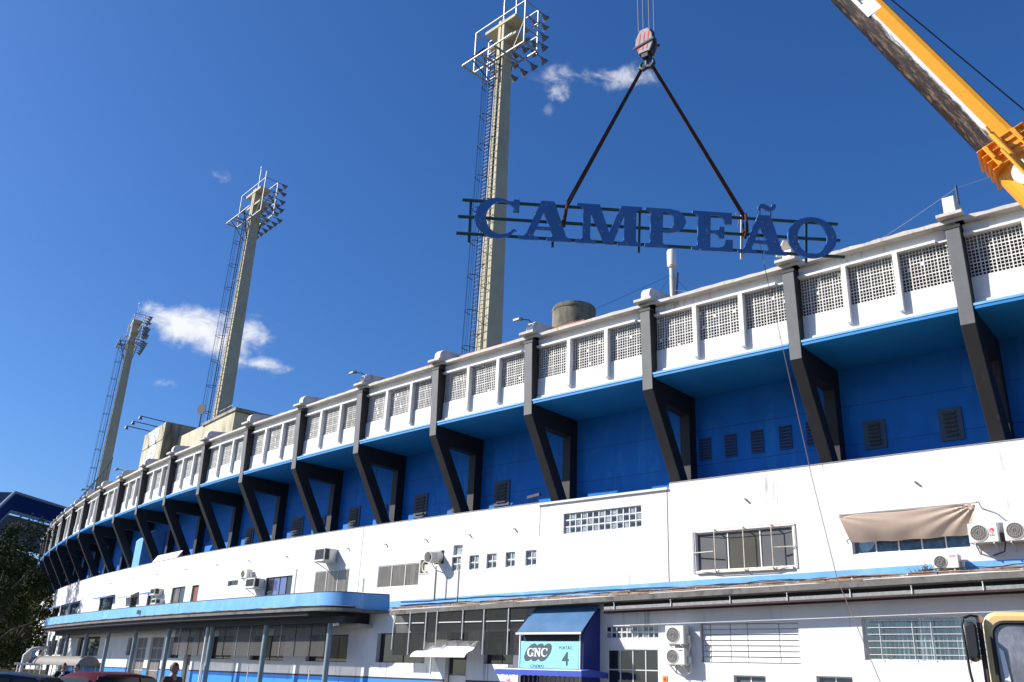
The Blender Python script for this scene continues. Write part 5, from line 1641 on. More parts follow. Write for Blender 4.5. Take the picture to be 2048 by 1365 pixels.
# lettering on the worn white flank
q = MB(); q.box(J1 - bd * .42 + back * .03 + side * .2605, (.86, .005, .30), 0, (bd, side, back)); dec = q.build('decal_patch', INKW, inner)
place(text_mesh('3Z', .23, .001), 'lettering', INK, inner, J1 - bd * .36 + side * .266 - back * .04, -bd, back, side)
# collar ribs at the mouth of the outer section
for j, (o_, s_) in enumerate(((0.05, .375), (-.09, .37), (-.23, .37), (-.40, .38))):
    q = MB(); q.box(CB + bd * o_, (.035, s_ * 1.95, s_ * 2.25), 0, (bd, side, back)); q.build('collar_rib', ORANGEY, outer_, bevel=.02)
for s_, b_ in ((.38, .23), (.38, -.04), (.38, -.29), (.23, .38), (-.08, .38), (-.3, .38)):
    q = MB(); c0_ = CB + bd * -.17 + side * s_ * .96 + back * b_ * .96; q.box(c0_, (.46, .045, .075), 0, (bd, side, back)); q.build('collar_lug', YEL, outer_, bevel=.012)
    q = MB(); q.tube([c0_ + bd * -.08 + side * .05, c0_ + bd * .12 + side * .05], .026, 8); q.build('pin', ORANGEY, outer_)
# jib tube carried below the boom
t0, t1 = CB + bd * .10 + side * .54 - back * .10, CB - bd * 7.5 + side * .50 - back * .16
q = MB(); q.tube([t0, t1], .048, 12); q.tube([t0 - bd * .42 + side * .12 - back * .08, t1 + side * .12 - back * .08], .03, 10); jib = q.build('jib_tube', YEL, CR, smooth=True)
for f in (.02, .09, .17, .3, .45):
    a = t0.lerp(t1, f); q = MB(); q.bar(a, a - side * .25 + back * .05 - bd * .05, .05); q.build('jib_bracket', YEL, jib)
q = MB(); q.tube([t0, t0 + bd * .10 - side * .03], .02, 6); q.tube([t0 + side * .05, t0 + side * .08 + bd * .12], .02, 6); q.build('jib_fork', ORANGEY, jib)
q = MB(); q.lathe([(.25, 0), (.25, .01)], CB - bd * .75 + side * .328 + back * -.04, 24, ax=side); q.build('white_disc', INKW, outer_)
# luffing rope along the back of the boom
q = MB(); rp = [FOOT + back * .9 - side * .30, CB + back * .78 - side * .30, J1 + back * .52 - side * .30, BT + back * .3]
q.tube(rp, .014, 6); q.build('boom_rope', DKSTEEL, CR)
# boom head with sheaves
q = MB(); q.box(BT + bd * .15, (.5, .5, .5), 0, (bd, side, back)); hd = q.build('boom_head', YEL, CR, bevel=.03)
for s_ in (-.16, 0, .16):
    q = MB(); q.lathe([(.22, -.03), (.19, 0), (.22, .03)], BT + bd * .2 + side * s_, 20, ax=side); q.build('sheave', DKSTEEL, hd, smooth=True)
# carrier, out of frame at the right
fx, fy = FOOT.x + .6, FOOT.y - .3
q = MB(); q.box((fx + 1.2, fy - 1.0, .95), (9.0, 2.5, .5)); q.build('chassis', ORANGEY, CR, bevel=.03)
q = MB(); q.box((fx + .3, fy - .8, 1.75), (3.0, 2.3, 1.1)); q.build('turntable', YEL, CR, bevel=.05)
q = MB(); q.box((fx + 4.6, fy - 1.0, 1.95), (1.9, 2.4, 1.5)); q.build('carrier_cab', YEL, CR, bevel=.08)
q = MB(); q.tube([FOOT - bd * -1.0 - back * 1.0 + Vector((0, 0, 0)), FOOT + bd * 3.4 - back * .4], .14, 12); q.build('lift_ram', GALV, CR, smooth=True)
for x_ in (-2.3, -.9, 2.8, 4.3):
    for y_ in (-2.2, .15):
        q = MB(); q.lathe([(.3, -.16), (.5, -.15), (.52, -.1), (.52, .1), (.5, .15), (.3, .16)], (fx + x_, fy + y_, .52), 20, ax=(0, 1, 0)); wh = q.build('wheel', mat('tyre', (.02, .02, .02), .8), CR, smooth=True)
for x_ in (-3.2, 5.6):
    for y_ in (-3.2, 1.2):
        q = MB(); q.lathe([(.35, .01), (.35, .08), (.09, .1), (.09, .9)], (fx + x_, fy + y_, 0), 14); q.bar((fx + x_, fy + y_, .9), (fx + x_, fy - 1, .9), .2); q.build('outrigger', ORANGEY, CR)

# ------------------------------------------------------------------ yellow truck at the lower right
TO = Vector((6.36, 11.38, 0.30))
ty = rad(30.0)
TRX = Vector((math.cos(-ty), math.sin(-ty), 0))            # across, to the picture's right
TRY = Vector((math.sin(ty), math.cos(ty), 0))              # to the rear (away from camera)
TP = lambda x, y, z: TO + TRX * x + TRY * y + Vector((0, 0, z))
TR = thing('yellow_truck', 'yellow truck cab with big windscreen and black mirror at lower right', 'truck', TO)


def rr(x0, x1, z0, z1, r, n=5):
    pts = []
    for cx, cz, a0 in ((x1 - r, z1 - r, 0), (x0 + r, z1 - r, 90), (x0 + r, z0 + r, 180), (x1 - r, z0 + r, 270)):
        pts += [(cx + r * math.cos(rad(a0 + 90 * i / n)), cz + r * math.sin(rad(a0 + 90 * i / n))) for i in range(n + 1)]
    return pts


hw = 1.15
cabp = rr(-.35, 2 * hw - .35, .55, 2.42, .16)
q = MB(); q.prism([TP(x, 0, z) for x, z in cabp], [TP(x, 1.9, z) for x, z in cabp]); q.build('cab', mat('cab_pale_yellow', (.80, .55, .22), .45, var=.06, dirt=(.7, .6, .45), damt=.5, dscale=3, stretch=1, dlow=.5), TR, bevel=.05)
wsp = rr(-.24, 2 * hw - .46, 1.30, 2.27, .14)
q = MB(); q.prism([TP(x, -.03, z) for x, z in wsp], [TP(x, .0, z) for x, z in wsp]); ws_ = q.build('windscreen', mat('dusty_windscreen', (.14, .145, .17), .12, var=.35, scale=2.5, dirt=(.36, .37, .42), damt=.75, dscale=2.2, stretch=.5, dlow=.45, spec=.8), TR)
q = MB(); q.tube([TP(x, -.03, z) for x, z in rr(-.26, 2 * hw - .44, 1.28, 2.29, .15)], .028, 6, closed=True); q.build('gasket', CABLE, ws_, smooth=True)
q = MB(); q.bar(TP(-.2, -.06, 1.40), TP(.95, -.06, 1.36), .02); q.bar(TP(-.17, -.065, 1.42), TP(.3, -.07, 1.39), .035); q.build('wiper', CABLE, ws_)
q = MB(); q.prism([TP(x, -.045, z) for x, z in ((-.19, 1.62), (-.13, 1.60), (-.16, 1.95), (-.21, 2.0))], [TP(x, -.032, z) for x, z in ((-.19, 1.62), (-.13, 1.60), (-.16, 1.95), (-.21, 2.0))]); q.build('sticker', INKW, ws_)
q = MB(); q.lathe([(.05, 0), (.045, .04)], TP(-.38, -.01, 2.33), 14, ax=-TRY); q.build('marker_lamp', mat('amber_lens', (.35, .22, .14), .3), TR)
q = MB(); q.bar(TP(-.385, -.02, 1.25), TP(-.385, -.02, 2.30), .05, .05); q.build('door_edge', MAROON, TR)
MZ = .30
q = MB(); q.tube([TP(-.38, -.03, 2.06 + MZ), TP(-.47, -.08, 2.07 + MZ), TP(-.55, -.12, 2.04 + MZ), TP(-.58, -.12, 1.95 + MZ), TP(-.56, -.12, 1.4 + MZ), TP(-.53, -.12, 1.17 + MZ), TP(-.46, -.08, 1.10 + MZ), TP(-.36, -.03, 1.05 + MZ)], .016, 7); mir = q.build('mirror_arm', CABLE, TR, smooth=True)
q = MB(); q.prism([TP(x, -.05, z + MZ) for x, z in rr(-.56, -.42, 1.52, 2.00, .065)], [TP(x, -.20, z + MZ) for x, z in rr(-.54, -.44, 1.57, 1.95, .045)]); q.build('mirror_shell', mat('mirror_black', (.03, .032, .033), .45), mir, smooth=True)
q = MB(); q.box(TP(hw - .35, .9, .45), (2.1, 1.6, .5), 0, (TRX, TRY, Vector((0, 0, 1)))); q.build('bumper', DKSTEEL, TR, bevel=.05)
q = MB(); q.box(TP(hw - .35, 4.6, 1.2), (2.2, 5.0, .9), 0, (TRX, TRY, Vector((0, 0, 1)))); q.build('load_bed', ORANGEY, TR, bevel=.03)
for y_ in (1.1, 4.6, 5.9):
    for x_ in (-.25, 2 * hw - .45):
        q = MB(); q.lathe([(.28, -.14), (.48, -.13), (.5, -.08), (.5, .08), (.48, .13), (.28, .14)], TP(x_, y_, .2), 20, ax=TRX); q.build('wheel', mat('tyre', (.02, .02, .02), .8), TR, smooth=True)
for x_ in (-.1, 1.7):
    q = MB(); q.lathe([(.11, 0), (.10, .03)], TP(x_, -.01, .85), 16, ax=-TRY); q.build('headlight', GLASSB, TR, smooth=True)

# ------------------------------------------------------------------ neighbouring hall at the far left
AP = at(30, 987, 125)
r1 = at(150, 1024, 140); l1 = at(-70, 1082, 108); rg = at(-120, 984, 118)
NB = thing('neighbour_hall', 'dark hall with navy roof fascia behind the trees at far left', 'building', (AP.x, AP.y, 0))
NAVYR = mat('navy_roof', (.008, .026, .11), .7, var=.1, spec=.05)
TRIM = mat('trim_grey_blue', (.24, .28, .34), .7, spec=.1)


def slabpoly(mb, pts, off):
    off = Vector(off); mb.prism([Vector(p) for p in pts], [Vector(p) + off for p in pts])


dn = Vector((0, 0, -1)); inw = (rg - AP).normalized() * 1.0
depth = Vector((-.5, .85, 0))
q = MB(); slabpoly(q, [AP, r1, r1 + dn * 2.35, AP + dn * 2.35], depth); q.build('fascia', NAVYR, NB)
q = MB(); slabpoly(q, [AP, l1, l1 + dn * 2.35, AP + dn * 2.35], depth); q.build('fascia', NAVYR, NB)
q = MB(); slabpoly(q, [AP + dn * 2.36, r1 + dn * 2.36, r1 + dn * 2.72, AP + dn * 2.72], depth * .7); slabpoly(q, [AP + dn * 2.36, l1 + dn * 2.36, l1 + dn * 2.72, AP + dn * 2.72], depth * .7); q.build('fascia_trim', TRIM, NB)
q = MB(); q.tube([l1 + Vector((0, -.1, .12)), AP + Vector((0, -.1, .12)), r1 + Vector((0, -.1, .12))], .22, 8); q.build('ridge_cap', TRIM, NB)
# corrugated roof slope, each rib a ridge
rl = l1 + (rg - AP)
q = MB()
NR = 60
for j in range(NR):
    a0, a1 = j / NR, (j + .5) / NR
    A_, B_ = AP.lerp(rg, a0), AP.lerp(rg, a1); C_, D_ = l1.lerp(rl, a0), l1.lerp(rl, a1)
    up_ = Vector((0, 0, .18))
    A2, C2 = AP.lerp(rg, (j + 1) / NR), l1.lerp(rl, (j + 1) / NR)
    q.add([A_ + up_, B_ + up_, D_ + up_, C_ + up_], [(0, 1, 2, 3)]); q.add([B_, A2, C2, D_], [(0, 1, 2, 3)]); q.add([B_ + up_, B_, D_, D_ + up_], [(0, 1, 2, 3)]); q.add([A_, A_ + up_, C_ + up_, C_], [(0, 1, 2, 3)])
q.build('roof', mat('roof_sheet_navy', (.02, .045, .12), .7, spec=.1), NB, keep=True)
BRW0 = mat('shade_backing', (.04, .042, .04), .9)
wa0 = AP + depth * 3.0 + dn * 2.6; wb0 = r1 + depth * 3.0 + dn * 2.6; wc0 = l1 + depth * 3 + dn * 2.6
cl_ = mat('corrugated_grey', (.12, .13, .125), .8, var=.1, spec=.1)
q = MB(); slabpoly(q, [wa0 + depth * .3, wb0 + depth * .3, wb0 + depth * .3 + dn * 4.4, wa0 + depth * .3 + dn * 4.4], depth * .2); slabpoly(q, [wa0 + depth * .3, wc0 + depth * .3, Vector((wc0.x, wc0.y, 17.2)) + depth * .3, Vector((wa0.x, wa0.y, 17.2)) + depth * .3], depth * .2); q.build('wall_backing', BRW0, NB)
for j in range(46):
    a, b = wa0.lerp(wb0, j / 46), wa0.lerp(wb0, (j + .86) / 46)
    q = MB(); slabpoly(q, [a, b, b + dn * 4.2, a + dn * 4.2], depth * .2); q.build('wall_sheet', cl_, NB)
for j in range(16):
    a, b = wa0.lerp(wc0, j / 16), wa0.lerp(wc0, (j + .86) / 16)
    q = MB(); slabpoly(q, [a, b, Vector((b.x, b.y, 17.4)), Vector((a.x, a.y, 17.4))], depth * .2); q.build('wall_sheet', cl_, NB)
BRW = mat('brown_shade_wall', (.045, .037, .03), .9, var=.2, scale=.2)
q = MB(); slabpoly(q, [Vector((wa0.x, wa0.y, 17.6)), Vector((wb0.x, wb0.y, 16.0)), Vector((wb0.x, wb0.y, 0)), Vector((wa0.x, wa0.y, 0))], depth * 2); slabpoly(q, [Vector((wa0.x, wa0.y, 17.6)), Vector((wc0.x, wc0.y, 17.4)), Vector((wc0.x, wc0.y, 0)), Vector((wa0.x, wa0.y, 0))], depth * 2); q.build('wall', BRW, NB)


# ------------------------------------------------------------------ trees
def tree(x, y, h, rx, rz, lab, leaf, seed, nl=9000, trunk_h=None, ls=.24, group='dark trees at the left'):
    random.seed(seed)
    T = thing('leafy_tree', lab, 'tree', (x, y, 0), group)
    B = Vector((x, y, 0))
    th = trunk_h or h * .35
    k = MB(); k.tube([B, B + Vector((.1, .05, th * .5)), B + Vector((-.05, .15, th)), B + Vector((.1, 0, h * .7))], [.32, .26, .2, .06], 9)
    limbs = []
    for j in range(9):
        a = random.uniform(0, 6.28); z0 = th * random.uniform(.6, 1.3)
        e = B + Vector((math.cos(a) * rx * random.uniform(.5, .9), math.sin(a) * rx * random.uniform(.5, .9), z0 + rz * random.uniform(.3, 1.1)))
        m_ = (B + Vector((0, 0, z0))).lerp(e, .5) + Vector((0, 0, .4))
        k.tube([B + Vector((0, 0, z0)), m_, e], [.14, .09, .03], 6); limbs.append(e)
    k.build('trunk', mat('bark', (.07, .055, .04), .9, var=.3, scale=4), T, smooth=True)
    # clumps with gaps, leaf faces on them
    cl = []
    for j in range(46):
        a = random.uniform(0, 6.28); u = random.random() ** .5; zz = random.uniform(-1, 1)
        r = rx * u * math.sqrt(max(0, 1 - zz * zz * .8))
        cl.append((B + Vector((math.cos(a) * r, math.sin(a) * r, h - rz + zz * rz)), random.uniform(.5, 1.15) * rx * .30))
    q = MB()
    for j in range(nl):
        c, r = random.choice(cl)
        d = Vector((random.gauss(0, 1), random.gauss(0, 1), random.gauss(0, .8)))
        d = d.normalized() * r * random.random() ** .35
        p = c + d
        s = ls * random.uniform(.6, 1.3)
        n = (d.normalized() + Vector((random.uniform(-.7, .7), random.uniform(-.7, .7), random.uniform(-.2, 1)))).normalized()
        X = n.orthogonal().normalized(); Y = n.cross(X)
        a = random.uniform(0, 6.28); X, Y = X * math.cos(a) + Y * math.sin(a), Y * math.cos(a) - X * math.sin(a)
        q.add([p - X * s * .5, p + Y * s * .28, p + X * s * .5, p - Y * s * .28], [(0, 1, 2, 3)])
    q.build('crown', leaf, T, keep=True)


LEAF1 = mat('leaf_dark', (.022, .034, .010), .8, var=.5, scale=1.5, spec=.08)
LEAF2 = mat('leaf_olive', (.040, .050, .012), .8, var=.6, scale=1.2, spec=.08)
t1_ = at(20, 1331, 74); t2_ = at(62, 1331, 88); t3_ = at(-40, 1331, 66); t4_ = at(10, 1331, 100)
tree(t1_.x, t1_.y, 8.6, 2.9, 3.2, 'dark leafy tree with a few sunlit yellow leaves left of the stadium', LEAF2, 3)
tree(t2_.x, t2_.y, 9.6, 3.2, 3.9, 'dark tree squeezed against the far end of the stadium', LEAF1, 4)
tree(t3_.x, t3_.y, 12.0, 4.2, 5.0, 'dark tree cut by the left edge of the photo', LEAF1, 5)
tree(t4_.x, t4_.y, 13.2, 5.0, 5.6, 'tall dark tree in front of the neighbouring hall', LEAF1, 6, ls=.4)

# ------------------------------------------------------------------ entrance gate area at lower left
GT = thing('entrance_portal', 'white metal entrance portal with blue and white lettered board', 'portal', at(36, 1362, 62))
g0 = Vector((at(36, 1362, 62).x, at(36, 1362, 62).y, 0))
pR = at(82, 1300, 66)
q = MB()
q.tube([g0, g0 + Vector((.05, 0, 2.3)), g0 + Vector((.35, .3, 2.75)), g0 + Vector((1.0, 1.0, 2.9)), pR + Vector((0, 0, .45 + 2.9 - pR.z - .45 + 0))], .12, 10); q.build('arch_tube', GALVM, GT, smooth=True)
gx = Vector((pR.x - g0.x, pR.y - g0.y, 0)).normalized()
bl_ = at(50, 1315, 63.0)
bx0 = Vector((bl_.x, bl_.y, 0)); bnx = Vector((gx.y, -gx.x, 0))
if bnx.y > 0: bnx = -bnx
for a, b, m_ in ((0, .62, INKW), (.63, 1.2, INKW), (1.21, 1.95, SKYBLUE)):
    q = MB(); q.box(bx0 + gx * (a + b) / 2 + Vector((0, 0, 2.32)), (b - a, .06, .92), 0, (gx, bnx, Vector((0, 0, 1)))); q.build('board_panel', m_, GT)
place(text_mesh('PJ', .62, .004), 'lettering', mat('letter_blue', (.03, .12, .45), .5), GT, bx0 + gx * .32 + Vector((0, 0, 2.08)) + bnx * .04, gx, Vector((0, 0, 1)), bnx)
q = MB(); 
for z_ in (2.55, 2.4, 2.1, 1.98):
    q.box(bx0 + gx * 1.58 + Vector((0, 0, z_)) + bnx * .034, (.5, .01, .07), 0, (gx, bnx, Vector((0, 0, 1))))
q.build('text_lines', INKW, GT)
sh = at(55, 1325, 60)
q = MB(); q.box(Vector((sh.x, sh.y, 1.72)), (1.6, 1.1, .14), 0, (gx, bnx, Vector((0, 0, 1)))); q.bar(Vector((sh.x + .6, sh.y, 0)), Vector((sh.x + .6, sh.y, 1.7)), .08); q.bar(Vector((sh.x - .6, sh.y, 0)), Vector((sh.x - .6, sh.y, 1.7)), .08)
tag(q.build('gate_shelter', CREAM, bevel=.02, origin=(sh.x, sh.y, 0)), 'small cream flat shelter roof beside the entrance portal', 'shelter')
# barrel canopy
b0, b1 = at(78, 1322, 64), at(178, 1327, 56.5)
b0.z = b1.z = 1.75
bdv = (b1 - b0).normalized(); bsd = Vector((bdv.y, -bdv.x, 0))
BC = thing('barrel_canopy', 'long grey barrel vaulted walkway canopy behind the parked cars', 'canopy', b0.lerp(b1, .5) - Vector((0, 0, 1.75)))
q = MB(); N = 14; prof = [(-.7 * math.cos(rad(t)), .6 * math.sin(rad(t))) for t in range(0, 181, 12)]
for end in (b0, b1): q.v += [end + bsd * x + Vector((0, 0, z)) for x, z in prof]
for end in (b0, b1): q.v += [end + bsd * x * .95 + Vector((0, 0, z * .94 - .01)) for x, z in prof]
n0 = len(prof)
for j in range(n0 - 1):
    q.f += [[j, j + 1, n0 + j + 1, n0 + j], [2 * n0 + j, 3 * n0 + j, 3 * n0 + j + 1, 2 * n0 + j + 1]]
q.f += [list(range(n0)), list(range(n0, 2 * n0))]
q.mi = [0] * len(q.f)
q.build('vault', mat('vault_sheet', (.20, .185, .17), .6, var=.2, scale=.5, dirt=(.2, .16, .12), damt=.6, dscale=.6, stretch=1), BC, smooth=True, keep=True)
for f in (.03, .27, .5, .75, .97):
    for s_ in (-.58, .58):
        a = b0.lerp(b1, f) + bsd * s_; q = MB(); q.bar(Vector((a.x, a.y, 0)), a, .06); q.build('post', GALVM, BC)
# low fence and planted bank
f0, f1 = at(-10, 1340, 52), at(120, 1346, 44)
FN_ = thing('yard_fence', 'low dark wire fence in front of the entrance portal', 'fence', Vector((f0.x, f0.y, 0)))
fa, fb = Vector((f0.x, f0.y, 0)), Vector((f1.x, f1.y, 0))
for j in range(13):
    a = fa.lerp(fb, j / 12); q = MB(); q.bar(a, a + Vector((0, 0, 1.25)), .05); q.build('post', DKSTEEL, FN_)
for z_ in (.3, .75, 1.22):
    q = MB(); q.bar(fa + Vector((0, 0, z_)), fb + Vector((0, 0, z_)), .035); q.build('wire_rail', DKSTEEL, FN_)
q = MB(); c_ = at(-5, 1331, 70); q.box(Vector((c_.x, c_.y, .7)), (9, 1.2, 1.4))
tag(q.build('garden_wall', mat('tan_wall', (.30, .24, .16), .9, var=.2), origin=(c_.x, c_.y, 0), bevel=.05), 'low tan garden wall behind the dark car', 'wall')


# ------------------------------------------------------------------ parked cars
def car(x, y, yaw, paint, lab, L=4.2, H=1.46, hatch=False):
    T = thing('parked_car', lab, 'car', (x, y, 0), 'cars parked at the lower left')
    X = Vector((math.cos(yaw), math.sin(yaw), 0)); Y = Vector((-math.sin(yaw), math.cos(yaw), 0)); B = Vector((x, y, 0))
    P = lambda a, b, z: B + X * a + Y * b + Vector((0, 0, z))
    # side outline of the whole shell, nose at +a
    h = L / 2
    low = [(-h, .35), (-h, .62), (-h + .05, .92)]
    roof = ([(-h + .30, 1.0), (-h + .75, H - .12), (-h + 1.15, H - .02), (-.25, H), (.35, H - .05), (1.05, .98)] if not hatch else [(-h + .10, 1.0), (-h + .42, H - .16), (-h + .8, H - .03), (-.2, H), (.45, H - .06), (1.1, .98)])
    nose = [(h - .55, .86), (h - .1, .72), (h, .5), (h, .35)]
    out = low + roof + nose
    wid = []
    for a, z in out:
        wid.append(.84 if z < .95 else (.80 if z < 1.01 else .80 - (z - 1.0) / (H - 1.0) * .20))
    k = MB()
    n0 = len(out)
    NS = 8
    for s_ in range(-NS, NS + 1):
        f = s_ / NS
        for (a, z), w in zip(out, wid):
            crown = -.05 * (abs(f) ** 3) if z > .9 else -.03 * abs(f) ** 4
            k.v.append(P(a * (1 - .03 * f * f), w * f, z + crown))
    for s_ in range(2 * NS):
        for j in range(n0 - 1):
            k.f.append([s_ * n0 + j, s_ * n0 + j + 1, (s_ + 1) * n0 + j + 1, (s_ + 1) * n0 + j])
    for e in (0, 2 * NS):
        k.f.append([e * n0 + j for j in range(n0)])
    k.f.append([s_ * n0 for s_ in range(2 * NS + 1)] + [s_ * n0 + n0 - 1 for s_ in range(2 * NS, -1, -1)])
    k.mi = [0] * len(k.f)
    body = k.build('body', paint, T, smooth=True)
    gl = mat('car_glass', (.015, .02, .02), .08, spec=.35)
    z0, z1 = .99, H - .10
    wl = lambda z: (.80 - (z - 1.0) / (H - 1.0) * .20) + .006
    for sgn in (-1, 1):
        i0_ = 3
        a_back0, a_back1 = roof[0][0] + .16, roof[1][0] + .12
        a_f0, a_f1 = roof[-1][0] - .16, roof[-2][0] - .02
        mid = -.12
        for (b0_, b1_, c0_, c1_) in ((a_back0, a_back1, mid - .03, mid - .03), (mid + .04, mid + .04, a_f0, a_f1)):
            q = MB(); q.prism([P(b0_, sgn * wl(z0), z0), P(c0_, sgn * wl(z0), z0), P(c1_, sgn * wl(z1), z1 - .03), P(b1_, sgn * wl(z1), z1 - .03)], [P(b0_, sgn * (wl(z0) - .03), z0), P(c0_, sgn * (wl(z0) - .03), z0), P(c1_, sgn * (wl(z1) - .03), z1 - .03), P(b1_, sgn * (wl(z1) - .03), z1 - .03)]); q.build('side_window', gl, T)
        for wx in (-h + .82, h - .85):
            q = MB(); q.lathe([(.2, -.09), (.30, -.09), (.31, -.05), (.31, .07), (.30, .1), (.2, .1)], P(wx, sgn * .78, .31), 22, ax=Y); w_ = q.build('wheel', mat('tyre', (.02, .02, .02), .8), T, smooth=True)
            q = MB(); q.lathe([(.19, -.1), (.19, .105), (.05, .11)], P(wx, sgn * .78, .31), 16, ax=Y * sgn); q.build('rim', GALV, w_)
        q = MB(); q.box(P(.82, sgn * .92, 1.0), (.1, .18, .12), 0, (X, Y, Vector((0, 0, 1)))); q.build('door_mirror', paint, T, bevel=.03)
        q = MB(); q.box(P(h - .12, sgn * .58, .64), (.2, .34, .14), 0, (X, Y, Vector((0, 0, 1)))); q.build('headlight', GLASSB, T, bevel=.03)
        q = MB(); q.box(P(-h + .05, sgn * .66, .84), (.1, .24, .2), 0, (X, Y, Vector((0, 0, 1)))); q.build('tail_light', INKR, T, bevel=.02)
    for (a0, z0_), (a1, z1_), nm in ((roof[0], roof[1], 'rear_window'), (roof[-1], roof[-2], 'windscreen')):
        da, dz = a1 - a0, z1_ - z0_
        nrm = Vector((abs(dz), 0, abs(da))).normalized() if nm == 'windscreen' else Vector((-abs(dz), 0, abs(da))).normalized()
        o_ = (X * nrm.x + Vector((0, 0, nrm.z))) * .012
        q = MB(); q.prism([P(a0 + da * .12, -.66, z0_ + dz * .12) + o_, P(a0 + da * .12, .66, z0_ + dz * .12) + o_, P(a0 + da * .9, .52, z0_ + dz * .9) + o_, P(a0 + da * .9, -.52, z0_ + dz * .9) + o_], [P(a0 + da * .12, -.66, z0_ + dz * .12) - o_, P(a0 + da * .12, .66, z0_ + dz * .12) - o_, P(a0 + da * .9, .52, z0_ + dz * .9) - o_, P(a0 + da * .9, -.52, z0_ + dz * .9) - o_]); q.build(nm, gl, T)
    for z_, a_ in ((.45, h - .02), (.5, -h + .02)):
        q = MB(); q.box(P(a_, 0, z_), (.14, 1.6, .16), 0, (X, Y, Vector((0, 0, 1)))); q.build('bumper', paint, T, bevel=.04)
    return T


c1_ = at(62, 1345, 19.6); c2_ = at(214, 1345, 23.0)
car(c1_.x, c1_.y, rad(6), mat('car_plum_black', (.014, .008, .012), .3, spec=.35), 'dark plum car with its roof and windows showing at the bottom left corner', H=1.47)
car(c2_.x, c2_.y + 1.2, rad(68), mat('car_red', (.075, .003, .006), .45, spec=.2), 'dark red hatchback with its roof showing behind the standing man', H=1.56, hatch=True)


# ------------------------------------------------------------------ people
def skin_mesh(verts, edges, radii, root=0, sub=2):
    me = bpy.data.meshes.new('s')
    me.from_pydata([tuple(v) for v in verts], edges, [])
    ob = bpy.data.objects.new('s', me)
    col.objects.link(ob)
    md = ob.modifiers.new('skin', 'SKIN')
    md.use_smooth_shade = True
    for i, r in enumerate(radii):
        r = r if isinstance(r, tuple) else (r, r)
        me.skin_vertices[0].data[i].radius = r
        me.skin_vertices[0].data[i].use_root = (i == root)
    ss = ob.modifiers.new('sub', 'SUBSURF'); ss.levels = sub; ss.render_levels = sub
    dg = bpy.context.evaluated_depsgraph_get(); dg.update()
    out = bpy.data.meshes.new_from_object(ob.evaluated_get(dg))
    bpy.data.objects.remove(ob); bpy.data.meshes.remove(me)
    return out


def put(me, name, material, T, x, y, yaw, s):
    M4 = Matrix.Rotation(yaw, 4, 'Z') @ Matrix.Scale(s, 4)
    for v in me.vertices: v.co = M4 @ v.co
    me.materials.clear(); me.materials.append(material)
    for p in me.polygons: p.use_smooth = True
    o = bpy.data.objects.new(name, me); col.objects.link(o); o.parent = T; ORIGIN[o.name] = org(T)
    return o


